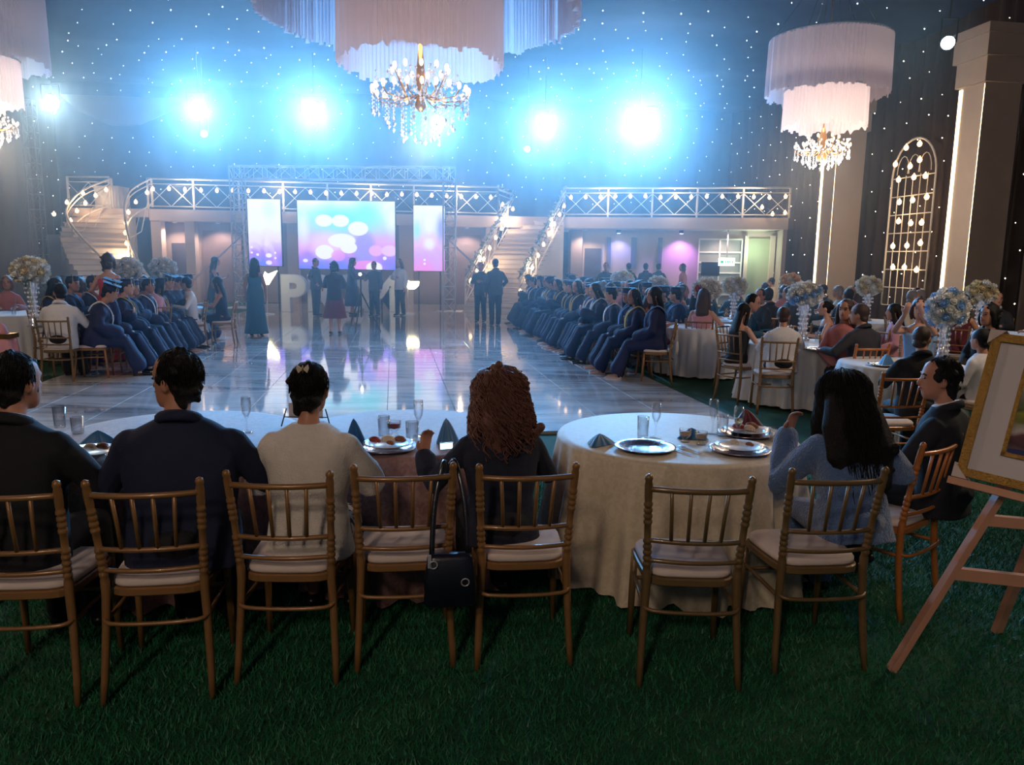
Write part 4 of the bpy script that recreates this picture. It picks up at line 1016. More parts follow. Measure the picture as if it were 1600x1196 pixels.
for xx, zz in ((-.012, -.012), (-.012, HP-.05)):
    mb = MB(); mb.add([(xx, -.02, zz), (xx+.06, -.02, zz if zz < 0 else zz+.062), (xx, -.02, zz+.062), (xx, .035, zz), (xx+.06, .035, zz if zz < 0 else zz+.062), (xx, .035, zz+.062)], [(0, 1, 2), (5, 4, 3), (0, 3, 4, 1), (1, 4, 5, 2), (2, 5, 3, 0)]); build('corner_guard', mb, mat('card', lin(214, 196, 190), .8), t)
e = thing('easel', 'pale wooden easel holding the gold-framed picture', 'easel', (0, 0, 0))
f1 = PZ(1392, 1048, 0); f2 = PZ(1557, 988, 0); mid = B0 + ex*WP/2
top = mid + ez*(HP+.35) + ey*.10; f3 = Vector((2*mid.x-f1.x+.1, f1.y-.30, 0)); hit = lambda p, q, z: lerp(p, q, (z-p.z)/(q.z-p.z))
for p in (f1, f3): m = MB(); m.bar(p, top, .045, .028); build('leg', m, EAW, e)
m = MB(); m.bar(f2, hit(f2, top, top.z-.05), .045, .03); build('rear_leg', m, EAW, e)
m = MB(); m.bar(hit(f1, top, .46), hit(f3, top, .46), .03, .05); build('crossbar', m, EAW, e)
m = MB(); m.bar(hit(f1, top, .70), hit(f3, top, .70), .03, .045); build('crossbar', m, EAW, e)
q0 = B0 - ez*.03 - ex*.02 - ey*.02; m = MB(); m.bar(q0 + ey*.03, q0 + ey*.03 + ex*(WP+.04), .075, .03, up=ez); build('ledge', m, EAW, e)
for p in (f1, f3):
    m = MB(); b = hit(p, top, B0.z-.06); m.bar(b, b + ez*.05 - ey*.06, .03, .03); build('bracket', m, EAW, e)

# ================================================================ PEOPLE
TMP = bpy.data.scenes.new('tmp')
def remesh(mb, name, voxel=.012, it=3, fold=0.0, fseed=0.0):
    me = mb.mesh(name); o = bpy.data.objects.new(name, me); TMP.collection.objects.link(o)
    r = o.modifiers.new('r', 'REMESH'); r.mode = 'VOXEL'; r.voxel_size = voxel; r.use_smooth_shade = True
    if it: s = o.modifiers.new('s', 'SMOOTH'); s.factor = .5; s.iterations = it
    vl = TMP.view_layers[0]; vl.update(); dg = vl.depsgraph
    out = bpy.data.meshes.new_from_object(o.evaluated_get(dg)); out.name = name
    bpy.data.objects.remove(o); bpy.data.meshes.remove(me)
    if fold:
        n = len(out.vertices); co = np.zeros(n*3); no = np.zeros(n*3); out.vertices.foreach_get('co', co); out.vertices.foreach_get('normal', no)
        co = co.reshape(-1, 3); no = no.reshape(-1, 3); x, y, z = co[:, 0]+fseed, co[:, 1], co[:, 2]
        d = np.sin(21*z + 13*x + 3*np.sin(11*x - 7*z)) * .5 + np.sin(34*x - 17*z + 2.4*np.sin(9*z + 5*y)) * .35 + np.sin(47*y + 23*z + 2*np.sin(14*x)) * .25
        co = co + no*(d*fold)[:, None]; out.vertices.foreach_set('co', co.reshape(-1)); out.update()
    out.polygons.foreach_set('use_smooth', [True]*len(out.polygons))
    return out
def Rz(a): return Matrix.Rotation(a, 3, 'Z')
def Rx(a): return Matrix.Rotation(a, 3, 'X')
HEAD = [(-.118, .047, .018, .016), (-.110, .042, .038, .034), (-.085, .027, .055, .060), (-.05, .013, .065, .077), (0, .0, .073, .091), (.04, -.004, .076, .096), (.075, -.006, .069, .089), (.10, -.006, .051, .067), (.117, -.006, .02, .03)]
def head_geo(mb, c, R):
    h = MB(); h.loft([(0, y, z, rx, ry) for z, y, rx, ry in HEAD], 20)
    h.limb([(0, .086, .012), (0, .100, -.014), (0, .104, -.028)], [.009, .012, .014], 8)
    h.ball((0, .083, -.052), (.024, .016, .016), 8, 6); h.ball((0, .080, .028), (.05, .016, .012), 8, 6)
    for s in (-1, 1): h.ball((s*.077, -.008, -.012), (.011, .021, .033), 8, 6)
    h.xf(Matrix.Translation(c) @ R.to_4x4()); mb.add(h.v, h.f)
def hand_geo(mb, w, d, nrm, side, curl=.45, sc=1.0):
    w, d, nrm = Vector(w), Vector(d).normalized(), Vector(nrm); nrm = (nrm - d*nrm.dot(d)).normalized(); sd = d.cross(nrm)*side
    mb.limb([w - d*.02, w + d*.035*sc, w + d*.085*sc], [.022*sc, .034*sc, .038*sc], 10, flat=[.02*sc, .017*sc, .014*sc], side=sd)
    for k, (o, L) in enumerate(((-.029, .062), (-.010, .074), (.010, .070), (.028, .055))):
        p = w + d*.088*sc + sd*o*sc; pts = [p]; a = curl*.5
        for s in range(3):
            dd = d*math.cos(a) + nrm*math.sin(a); p = p + dd*L*sc/3*(1.15 if s == 0 else .95); pts.append(p); a += curl
        mb.limb(pts, [.0092*sc, .009*sc, .0085*sc, .0075*sc], 7)
    p = w + d*.03*sc - sd*.032*sc; dd = (d*.55 - sd*.6 + nrm*.35).normalized()
    mb.limb([p, p + dd*.032*sc, p + dd*.03*sc + (d*.8 + nrm*.4).normalized()*.03*sc], [.013*sc, .011*sc, .009*sc], 7)
ARMS = {   # elbow, wrist, hand direction, palm normal, for the right side (x mirrored for the left)
    'lap': ((.255, .03, .76), (.10, .26, .64), (-.6, .7, -.25), (0, -.3, -1)), 'table': ((.27, .12, .78), (.17, .36, .82), (-.35, .9, 0), (0, 0, -1)),
    'chin': ((.20, .24, .80), (.07, .16, 1.06), (-.2, -.1, 1), (0, -1, .2)), 'phone': ((.24, .10, .76), (.06, .30, .84), (-.35, .5, .6), (0, -.8, .3)),
    'side': ((.245, -.01, .74), (.25, .06, .50), (0, .15, -1), (-1, 0, 0)), 'hips': ((.29, -.02, .78), (.20, .14, .62), (-.5, .5, -.6), (-.6, -.4, 0)),
    'up': ((.23, .22, .98), (.10, .34, 1.18), (-.3, .2, 1), (0, -1, .2)), 'fold': ((.25, .06, .78), (.04, .20, .80), (-1, .15, .05), (0, -1, 0)),
    'fist': ((.31, .20, .73), (.345, .30, .865), (-.15, .25, 1), (-.3, -1, 0)), 'elbow': ((.30, .22, .72), (.22, .30, .98), (-.2, -.1, 1), (-.3, -1, 0)), 'wide': ((.34, .08, .80), (.26, .34, .80), (-.4, .9, 0), (0, 0, -1))}
CACHE = {}
def figure(seat=True, sex='m', lean=.06, hy=0, hp=0, tilt=0, L='lap', R='lap', top='jacket', bot='trousers', hair='short', fine=False, cap=False, stole=0, wide=1.0, kneeout=0.0, face=True):
    key = (seat, sex, lean, hy, hp, tilt, L, R, top, bot, hair, fine, cap, stole, wide, kneeout, face)
    if key in CACHE: return CACHE[key]
    vx = .0085 if fine else .0135; parts = []
    dz = 0 if seat else .37; W_ = wide*(1.0 if sex == 'm' else .90); piv = Vector((0, -.02, .52+dz)); Rl = Rx(-lean)
    def T(p): p = Vector(p) + Vector((0, 0, dz)); return piv + Rl @ (p-piv)
    hr = Rz(math.radians(hy)) @ Rx(-math.radians(hp)) @ Matrix.Rotation(math.radians(tilt), 3, 'Y'); hc = T((0, .015, 1.215)) + hr @ Vector((0, .018, .03))
    sh = [T((s*.160*W_, -.005, .985)) for s in (-1, 1)]
    arm = []
    for s, nm in ((-1, L), (1, R)):
        e, w, d, n = ARMS[nm]; mx = lambda v: Vector((s*v[0], v[1], v[2]))
        if nm in ('side', 'hips'): ee, ww = T(mx((e[0]*W_, e[1], e[2]))), T(mx((w[0]*W_, w[1], w[2])))
        elif seat: ee, ww = mx((e[0]*W_, e[1]+lean*.2, e[2])), mx((w[0]*W_, w[1]+lean*.2, w[2]))
        else: ee, ww = T(mx(e)), T(mx(w))
        arm.append((s, ee, ww, mx(d), mx(n)))
    if seat:
        hip = [Vector((s*.09, 0, .555)) for s in (-1, 1)]; kn = [Vector((s*(.10+kneeout), .43, .515)) for s in (-1, 1)]; an = [Vector((s*(.10+kneeout*.8), .45 + (.10 if top == 'gown' else 0), .085)) for s in (-1, 1)]
    else:
        hip = [Vector((s*.09, 0, .93)) for s in (-1, 1)]; kn = [Vector((s*.095, .015, .49)) for s in (-1, 1)]; an = [Vector((s*.10, -.01+.03*s, .085)) for s in (-1, 1)]
    # ---- skin: one continuous body
    b = MB(); head_geo(b, hc, hr)
    b.limb([T((0, -.01, 1.05)), (T((0, -.01, 1.05)) + hc)/2 + Vector((0, -.012, -.02)), hc + hr @ Vector((0, -.015, -.05))], [.062, .052 if sex == 'm' else .046, .052], 12)
    tr = [(.50, .155, .115), (.60, .15, .105), (.72, .135, .095), (.85, .15, .105), (.95, .16, .105), (1.02, .15, .09), (1.06, .09, .07)]
    t_ = MB(); t_.loft([(0, 0, z, rx*W_, ry) for z, rx, ry in tr], 18); t_.v = [tuple(T(p)) for p in t_.v]; b.add(t_.v, t_.f)
    k = .92 if sex == 'f' else 1.05
    for i, (s, e, w, d, n) in enumerate(arm):
        b.limb([sh[i], lerp(sh[i], e, .5), e, lerp(e, w, .4), w], [.050*k, .045*k, .038*k, .036*k, .026*k], 10); hand_geo(b, w, d, n, -s, .5 if nm != 'fist' else .9)
    for i in range(2):
        b.limb([hip[i], lerp(hip[i], kn[i], .5), kn[i], lerp(kn[i], an[i], .35), an[i]], [.082, .072, .052, .05, .034], 10); b.limb([an[i] + Vector((0, -.03, -.045)), an[i] + Vector((0, .06, -.05)), an[i] + Vector((0, .13, -.06))], [.03, .033, .024], 8)
    parts.append(('body', remesh(b, 'body', vx if fine else .0125, 2), 'skin'))
    if face:
        m = MB(); f = lambda x, y, z: hc + hr @ Vector((x, y, z))
        for s in (-1, 1):
            m.ball(f(s*.031, .0835, .008), (.0125, .007, .0065), 8, 5, R=hr, mi=0); m.tube([f(s*.016, .092, .028), f(s*.034, .090, .033), f(s*.052, .078, .026)], .0042, 5)
        m.ball(f(0, .094, -.052), (.021, .008, .0065), 8, 5, R=hr, mi=1); parts.append(('facial_features', m.mesh('facial_features'), 'face'))
    # ---- clothes
    c = MB(); g = {'jacket': .020, 'shirt': .012, 'gown': .026, 'dress': .008, 'coat': .034, 'blouse': .018}[top]
    lo = .47 if seat else .80
    if top == 'shirt' and not seat: lo = .90
    full = .02 if sex == 'm' else 0
    tr2 = [(lo - (0 if seat else .37), .175+g, .130+g), (.60, .158+g+full, .112+g), (.72, (.140 if sex == 'f' else .162)+g, .104+g), (.84, .160+g+full*.5, .112+g), (.94, .176+g, .112+g*.8), (1.00, .182+g*.8, .098+g*.7), (1.035, .155+g*.6, .086+g*.6), (1.065, .110+g*.4, .070+g*.4), (1.095, .062+g*.3, .060+g*.3)]
    if top == 'dress': tr2 = tr2[:5] + [(.975, .150, .09)]
    t_ = MB(); t_.loft([(0, 0, z, rx*W_, ry) for z, rx, ry in tr2], 22, e=2.3); t_.v = [tuple(T(p)) for p in t_.v]; c.add(t_.v, t_.f)
    if top != 'dress':
        for i, (s, e, w, d, n) in enumerate(arm):
            r = {'jacket': (.070, .064, .058, .052, .044), 'shirt': (.060, .054, .048, .044, .036), 'gown': (.074, .078, .085, .095, .105), 'coat': (.080, .082, .084, .080, .070), 'blouse': (.062, .060, .062, .070, .060)}[top]
            ww = lerp(e, w, .93); c.limb([sh[i] - Vector((0, 0, .004)), lerp(sh[i], e, .45), e, lerp(e, ww, .5), ww], [q*(1.0 if sex == 'm' else .93) for q in r], 12)
    if top == 'gown':
        if seat:
            for i in range(2): c.limb([hip[i], kn[i] + Vector((0, -.02, .01)), kn[i] + Vector((0, .05, -.17)), an[i] + Vector((0, .0, .10))], [.11, .088, .085, .105], 12)
            c.limb([(0, .05, .53), (0, .36, .52), (0, .48, .30), (0, .50, .16)], [.17, .14, .15, .18], 14, flat=[.09, .07, .05, .05], side=(1, 0, 0))
        else:
            c.loft([(0, 0, .28, .30, .25), (0, 0, .6, .26, .21), (0, 0, .9, .22, .17), (0, 0, 1.2, .19, .13)], 22)
    if bot == 'skirt_long' and top == 'dress' or bot == 'gownskirt':
        if seat: c.limb([(0, .03, .54), (0, .38, .53), (0, .48, .30), (0, .50, .16)], [.19, .17, .18, .20], 14, flat=[.11, .095, .09, .10], side=(1, 0, 0))
        else: c.loft([(0, 0, .05, .27, .22), (0, 0, .35, .22, .18), (0, 0, .75, .19, .15), (0, 0, .98, .185, .14), (0, 0, 1.1, .15, .11)], 22)
    parts.append(({'jacket': 'suit_jacket', 'shirt': 'shirt', 'gown': 'gown', 'dress': 'dress', 'coat': 'coat', 'blouse': 'blouse'}[top], remesh(c, top, vx, 4 if not fine else 5, fold={'dress': .0015, 'gown': .0075}.get(top, .004), fseed=hy*.1), 'top'))
    if bot == 'trousers' and top != 'gown':
        c = MB()
        for i in range(2): c.limb([hip[i], lerp(hip[i], kn[i], .5), kn[i], lerp(kn[i], an[i], .5), an[i] + Vector((0, 0, -.01))], [.105, .094, .078, .072, .066], 12)
        c.limb([(0, -.02, hip[0].z+.02), (0, .06 if seat else .0, hip[0].z-.01)], [.15, .13], 12, flat=[.10, .09], side=(1, 0, 0)); parts.append(('trousers', remesh(c, 'trousers', vx, 3, fold=.003), 'bottom'))
    if bot == 'skirt':
        c = MB()
        if seat: c.limb([(0, .05, .525), (0, .25, .53), (0, .46, .50), (0, .49, .30)], [.19, .18, .165, .17], 14, flat=[.105, .095, .085, .08], side=(1, 0, 0))
        else: c.loft([(0, 0, .38, .29, .24), (0, 0, .6, .25, .20), (0, 0, .85, .20, .155), (0, 0, 1.02, .165, .12)], 22)
        parts.append(('skirt', remesh(c, 'skirt', vx, 3, fold=.005), 'bottom'))
    for i in range(2):
        m = MB(); a = an[i]; m.limb([(a.x, a.y-.04, .038), (a.x, a.y+.05, .036), (a.x, a.y+.15, .028)], [.037, .043, .034], 10, flat=[.034, .036, .026], side=(1, 0, 0)); m.v = [(x, y, max(z, .003)) for x, y, z in m.v]; parts.append(('shoe', m.mesh('shoe'), 'shoe'))
    if top == 'jacket':
        m = MB(); nb = [T((.066*math.cos(q*PI/8), -.012+.064*math.sin(q*PI/8), 1.104 - .018*math.sin(q*PI/8))) for q in range(16)]; m.tube(nb, .013, 7, closed=True); parts.append(('shirt_collar', m.mesh('shirt_collar'), 'collar'))
        m = MB(); nb = [T((.082*math.cos(q*PI/8), -.012+.078*math.sin(q*PI/8), 1.083 - .03*math.sin(q*PI/8))) for q in range(7, 18)]; m.tube(nb, .014, 7, flat=.024); parts.append(('jacket_collar', m.mesh('jacket_collar'), 'top'))
    if stole:
        m = MB()
        for s in (-1, 1):
            P = smooth_pts([T((0, -.155, .93)), T((s*.07, -.125, 1.03)), T((s*.105, -.03, 1.098)), T((s*.085, .10, 1.02)), T((s*.05, .158, .90)), T((s*.03, .165, .74))], 3)
            m.tube(P, .026, 6, flat=.010, side=(1, .2, 0))
        parts.append(('stole', m.mesh('stole'), 'stole'))
    # ---- hair
    hm = MB(); h = MB()
    if hair in ('short', 'cropped'):
        h.ball((0, -.018, .030), (.085, .098, .101) if hair == 'short' else (.080, .094, .094), 16, 12); h.ball((0, -.058, -.045), (.070, .048, .050), 12, 8)
    elif hair == 'bob':
        h.ball((0, -.020, .030), (.092, .102, .104), 16, 12); h.ball((0, -.055, -.06), (.088, .058, .085), 12, 8)
        for s in (-1, 1): h.limb([(s*.070, .02, .03), (s*.085, .015, -.05), (s*.078, .01, -.11)], [.03, .03, .02], 8)
    elif hair == 'bun':
        h.ball((0, -.020, .028), (.084, .098, .100), 16, 12); h.ball((0, -.105, .02), (.05, .045, .048), 10, 8); h.ball((0, -.055, -.04), (.066, .046, .05), 10, 8)
    elif hair == 'long':
        h.ball((0, -.018, .030), (.090, .102, .103), 16, 12); h.limb([(0, -.055, .02), (0, -.095, -.12), (0, -.115, -.26), (0, -.12, -.40)], [.085, .10, .105, .07], 14, flat=[.05, .045, .04, .025], side=(1, 0, 0))
        for s in (-1, 1): h.limb([(s*.066, .03, .05), (s*.085, .01, -.06), (s*.095, -.01, -.18), (s*.09, -.02, -.27)], [.026, .028, .028, .015], 8)
    elif hair == 'curly':
        h.ball((0, -.02, .03), (.112, .118, .110), 16, 12); h.limb([(0, -.05, .0), (0, -.085, -.12), (.01, -.10, -.23)], [.125, .165, .15], 14, flat=[.08, .075, .05], side=(1, 0, 0))
        for s in (-1, 1): h.limb([(s*.085, .02, .02), (s*.115, .0, -.08), (s*.125, -.02, -.18)], [.04, .05, .04], 8)
    elif hair == 'big':
        h.ball((0, -.015, .035), (.122, .128, .116), 16, 12); h.limb([(0, -.06, .0), (0, -.10, -.15), (.02, -.13, -.30), (.04, -.14, -.42)], [.14, .19, .21, .15], 14, flat=[.09, .08, .06, .04], side=(1, 0, 0))
        for s in (-1, 1): h.limb([(s*.08, .03, .03), (s*.12, .0, -.10), (s*.13, -.03, -.25)], [.04, .05, .04], 8)
    rs = random.Random(3)
    if hair in ('curly', 'big', 'bob') or (fine and hair == 'short'):
        for k in range(120 if hair == 'curly' else 60):
            v = Vector(rs.choice(h.v)); rr = .026 if hair == 'curly' else .016
            if v.y < .06 or v.z > .08: h.ball(v*1.0, rr, 6, 4)
    Hr = hr if hair in ('short', 'cropped', 'bob', 'bun') else Rz(math.radians(hy*.8)) @ Rx(-math.radians(hp*.3) - lean*.8)
    h.xf(Matrix.Translation(hc) @ Hr.to_4x4()); parts.append(('hair', remesh(h, 'hair', .009 if not fine else .0075, 2, fold=.002), 'hair'))
    if fine: parts.append(('hair_strands', strands(hc, Hr, hair), 'hair'))
    if cap:
        m = MB(); m.lathe([(.088, .045), (.092, .075), (.085, .115), (.001, .125)], 20, cap=False); m.xf(Matrix.Translation(hc) @ hr.to_4x4()); parts.append(('cap', m.mesh('cap'), 'cap'))
        m = MB(); m.box((0, -.01, .128), (.235, .235, .010), rz=PI/4*.25); m.ball((0, -.01, .137), .012, 6, 4); m.xf(Matrix.Translation(hc) @ hr.to_4x4()); parts.append(('mortarboard', m.mesh('mortarboard', False), 'cap'))
        m = MB(); m.tube([hc + hr @ Vector(p) for p in ((0, -.01, .137), (.06, .05, .137), (.112, .085, .13), (.118, .09, .06), (.118, .09, .0))], [.003, .003, .003, .006, .009], 5); parts.append(('tassel', m.mesh('tassel'), 'tassel'))
    CACHE[key] = (parts, hc, hr, arm); return CACHE[key]
def strands(hc, R, style):
    rs = np.random.RandomState(11); cur = style in ('curly', 'big'); lng = style in ('curly', 'big', 'long')
    n = 1500 if not lng else (900 if style == 'curly' else 1300); seg = 5 if not lng else 13
    th = np.arccos(1 - rs.uniform(0, 1, n)*(1.25)); ph = rs.uniform(0, 2*np.pi, n)          # polar from crown, azimuth (0 = front, +y)
    front = np.abs(np.angle(np.exp(1j*ph))); ok = (front > 1.15) | (th < .85); th, ph = th[ok], ph[ok]; n = len(th)
    A = np.array({'short': (.087, .100, .104), 'bun': (.086, .1, .102), 'bob': (.094, .104, .106), 'long': (.092, .104, .105), 'curly': (.120, .126, .116), 'big': (.128, .134, .122)}.get(style, (.087, .1, .103)))
    Ln = (rs.uniform(.010, .024, n) if not lng else rs.uniform(.16, .34, n) if style == 'curly' else rs.uniform(.34, .56, n))
    off = rs.uniform(-.004, .006 if not cur else .016, n); P = np.zeros((n, seg+1, 3))
    for k in range(seg+1):
        s = Ln*k/seg; t = th + s/A[2]; tc = np.minimum(t, 1.75); hang = np.maximum(t-1.75, 0)*A[2]; fl = 1 + off*9 + np.minimum(hang, .15)*(1.9 if cur else .35)
        P[:, k, 0] = A[0]*np.sin(tc)*np.sin(ph)*fl; P[:, k, 1] = -.018 + A[1]*np.sin(tc)*np.cos(ph)*np.where(np.cos(ph) > 0, 1, fl); P[:, k, 2] = .03 + A[2]*np.cos(tc)*(1+off*4) - hang
        if cur:
            q = k*1.9 + rs.uniform(0, 6.28, n) if k == 0 else q + 1.25
            amp = (.022 if style == 'curly' else .006)*min(1, k/3); P[:, k, 0] += amp*np.cos(q); P[:, k, 1] += amp*np.sin(q)
    M = np.array(R); P = P @ M.T + np.array(hc)
    w = .0013 if not cur else (.0050 if style == 'curly' else .0022); N = seg+1; v = np.zeros((n, N, 3, 3)); ang = [0, 2.09, 4.19]
    rad = np.stack([np.sin(ph), np.cos(ph), 0*ph], 1) @ M.T; tan = np.stack([np.cos(ph), -np.sin(ph), 0*ph], 1) @ M.T
    for j, a in enumerate(ang): v[:, :, j] = P + (rad*np.cos(a) + tan*np.sin(a))[:, None, :]*w
    base = (np.arange(n)*N*3)[:, None, None]; kk = (np.arange(seg)*3)[None, :, None]; jj = np.arange(3)[None, None, :]; j2 = (jj+1) % 3
    f = np.stack([base+kk+jj, base+kk+j2, base+kk+3+j2, base+kk+3+jj], -1).reshape(-1, 4)
    me = bpy.data.meshes.new('hair_strands'); me.vertices.add(n*N*3); me.vertices.foreach_set('co', v.reshape(-1)); me.loops.add(len(f)*4); me.loops.foreach_set('vertex_index', f.reshape(-1).astype(np.int32))
    me.polygons.add(len(f)); me.polygons.foreach_set('loop_start', np.arange(0, len(f)*4, 4, dtype=np.int32)); me.update(); me.validate(); return me

SKIN = [mat('skin_a', lin(186, 130, 104), .55, var=.06, scale=12), mat('skin_b', lin(160, 106, 82), .55, var=.06, scale=12), mat('skin_c', lin(206, 152, 126), .55, var=.06, scale=12)]
EYE = mat('eye_dark', (.02, .015, .012), .3); LIP = mat('lip', lin(158, 74, 72), .5)
HAIRC = {'black': mat('hair_black', lin(18, 15, 17), .55, bump=.5, bscale=160, spec=.25), 'brown': mat('hair_brown', lin(62, 40, 34), .5, bump=.5, bscale=160), 'auburn': mat('hair_auburn', lin(112, 70, 62), .42, bump=.5, bscale=160), 'grey': mat('hair_grey', lin(120, 114, 112), .5, bump=.5, bscale=160)}
def fab(name, c, rough=.85, **k): return mat('fabric_'+name, lin(*c), rough, var=k.pop('var', .10), scale=k.pop('scale', 30), bump=k.pop('bump', .25), bscale=k.pop('bscale', 220), **k)
F = {'black': fab('black', (24, 24, 30)), 'navy': fab('navy', (26, 34, 62)), 'gown': fab('gown', (24, 34, 78), .75), 'charcoal': fab('charcoal', (48, 48, 56)), 'white': fab('white', (226, 222, 224)), 'ivory': fab('ivory', (226, 216, 206), bump=.5, bscale=120),
     'skyblue': fab('skyblue', (150, 190, 226)), 'coatblue': fab('coatblue', (82, 112, 160), bump=1.0, bscale=90, sheen=.6), 'red': fab('red', (206, 52, 60)), 'burgundy': fab('burgundy', (104, 34, 50)), 'pink': fab('pink', (214, 150, 160)), 'rose': fab('rose', (196, 120, 116)),
     'cream': fab('cream', (222, 206, 180)), 'teal': fab('teal', (44, 84, 104)), 'darkblouse': fab('darkblouse', (30, 34, 54), var=.3, bump=.5), 'green': fab('green', (40, 76, 70)), 'lilac': fab('lilac', (160, 140, 190)), 'gold': fab('gold', (200, 168, 96)), 'stoleblue': fab('stoleblue', (110, 150, 210))}
SHOE = mat('shoe_black', (.012, .012, .014), .3); SHOEL = mat('shoe_light', lin(196, 170, 160), .35)
zeb = bpy.data.materials.new('zebra_cloth'); zeb.use_nodes = True; nt = zeb.node_tree; wv = nt.nodes.new('ShaderNodeTexWave'); wv.inputs['Scale'].default_value = 9; wv.inputs['Distortion'].default_value = 9; wv.inputs['Detail Scale'].default_value = 1.2
rp = nt.nodes.new('ShaderNodeValToRGB'); rp.color_ramp.elements[0].position = .46; rp.color_ramp.elements[1].position = .52; rp.color_ramp.elements[0].color = (.015, .015, .02, 1); rp.color_ramp.elements[1].color = (.75, .72, .70, 1)
tc = nt.nodes.new('ShaderNodeTexCoord'); nt.links.new(tc.outputs['Object'], wv.inputs['Vector']); nt.links.new(wv.outputs['Fac'], rp.inputs[0]); nt.links.new(rp.outputs[0], nt.nodes['Principled BSDF'].inputs['Base Color']); F['zebra'] = zeb
SUB = {'hair_strands': 'hair', 'tassel': 'mortarboard', 'jacket_collar': 'suit_jacket', 'facial_features': 'body'}
def person(label, loc, rz, top='black', bottom='black', hair='black', skin=0, shoe=None, stole_col='stoleblue', scale=1.0, group=None, hairstyle='short', topkind='jacket', head=None, **k):
    """head: (px, py) of the crown in the photograph; moves the sitter sideways and sets the stature to meet it"""
    parts, hc, hr, arm = figure(top=topkind, hair=hairstyle, **k)
    loc = Vector(loc)
    if head:
        crown = hc + Vector((0, -.01, .13)); w = Rz(rz) @ crown
        for _ in range(6):
            tgt = PY(head[0], head[1], loc.y + w.y*scale); scale = min(1.10, max(.88, (tgt.z-.5)/(crown.z-.5))) if k.get('seat', True) else min(1.12, max(.88, tgt.z/crown.z))
            loc.x = tgt.x - w.x*scale
        if k.get('seat', True): loc.z = .5*(1-scale)
    t = thing('person', label, 'person', loc, rz, group, scale)
    mm = {'skin': SKIN[skin], 'top': F[top], 'bottom': F[bottom], 'shoe': shoe or SHOE, 'hair': HAIRC[hair], 'collar': F['white'], 'stole': F[stole_col], 'cap': F['gown'], 'tassel': F['gold']}
    made = {}
    for n, me, key in parts:
        o = link(n, me, [EYE, LIP] if key == 'face' else mm[key], t); made[n] = o
        if n == 'hair_strands': o['kind'] = 'stuff'
    for a, b in SUB.items():
        if a in made and b in made: made[a].parent = made[b]
    return t

# ================================================================ FOREGROUND GUESTS ON THEIR CHAIRS
l1, r1 = chair_at('gold wooden banquet chair under the man in black with white collar', (-64, 1112), (134, 1104))
l2, r2 = chair_at('gold wooden banquet chair under the man in the navy suit', (151, 1104), (343, 1091))
l3, r3 = chair_at('gold wooden banquet chair under the person in the white jacket', (363, 1070), (533, 1070))
l4, r4 = chair_at('empty gold wooden banquet chair with a navy handbag hung on it', (550, 1052), (716, 1042))
l5, r5 = chair_at('gold wooden banquet chair under the curly-haired woman', (738, 1047), (898, 1040))
l6, r6 = chair_at('empty gold wooden banquet chair at the champagne table', (990, 1074), (1161, 1080), GOLDD)
l7, r7 = chair_at('olive gold banquet chair under the woman in the blue coat', (1204, 1053), (1357, 1047), GOLDD)
a8 = PZ(1407, 974); rz8 = math.radians(38); l8 = a8 + Rz(rz8) @ Vector((.205, .245, 0)); r8 = rz8
chair('orange gold banquet chair under the man beside the easel', l8, r8, GOLDO)
person('man in black suit with white collar seen from behind at the far table end', l1 + Vector((.0, .02, 0)), r1 - .1, top='black', hy=-18, lean=.10, L='table', R='table', fine=True, wide=1.14, head=(20, 550), face=False)
person('man in navy suit seen from behind with turned head', l2 + Vector((0, .02, 0)), r2 + .03, top='navy', hy=62, lean=.08, L='table', R='table', fine=True, wide=1.20, head=(271, 546))
person('person in textured white jacket with short dark hair and a hair clip', l3 + Vector((.01, .02, 0)), r3, top='ivory', bottom='zebra', hy=-6, lean=.06, sex='f', L='table', R='table', topkind='coat', bot='skirt', fine=True, wide=1.10, head=(483, 566), face=False)
person('woman with auburn curls in dark navy blouse raising her fist', l5 + Vector((-.06, .03, 0)), r5 + .12, top='darkblouse', hair='auburn', hairstyle='curly', hy=28, lean=.10, sex='f', L='fist', R='table', topkind='blouse', fine=True, wide=1.18, head=(778, 578))
person('woman with long black hair in fuzzy blue coat leaning on her elbow', l7 + Vector((-.03, .10, 0)), r7 + .04, top='coatblue', bottom='coatblue', hair='black', hairstyle='big', hy=3, lean=.26, sex='f', L='elbow', R='wide', topkind='coat', fine=True, wide=1.12, head=(1318, 604), face=False)
person('man in black suit with white collar in profile beside the easel', l8 + Vector((-.02, .0, 0)), r8 + .10, top='black', hy=30, lean=.06, L='table', R='lap', fine=True, wide=1.06, head=(1474, 558))
# butterfly clip in the dark hair
hp = PY(473, 577, l3.y - .035); t = thing('butterfly_clip', 'pale butterfly clip on the dark hair above the white jacket', 'hair clip', hp, .2)
for s in (-1, 1):
    m = MB(); m.add([(0, -.004, 0), (s*.022, -.010, .020), (s*.026, -.010, .004), (s*.018, -.008, -.016), (0, .004, 0), (s*.022, -.004, .020), (s*.026, -.004, .004), (s*.018, -.002, -.016)], [(0, 1, 2, 3), (7, 6, 5, 4), (0, 4, 5, 1), (1, 5, 6, 2), (2, 6, 7, 3), (3, 7, 4, 0)]); build('wing', m, F['cream'], t)
m = MB(); m.ball((0, -.006, 0), (.004, .006, .018), 6, 5); build('clip_body', m, GOLD, t)
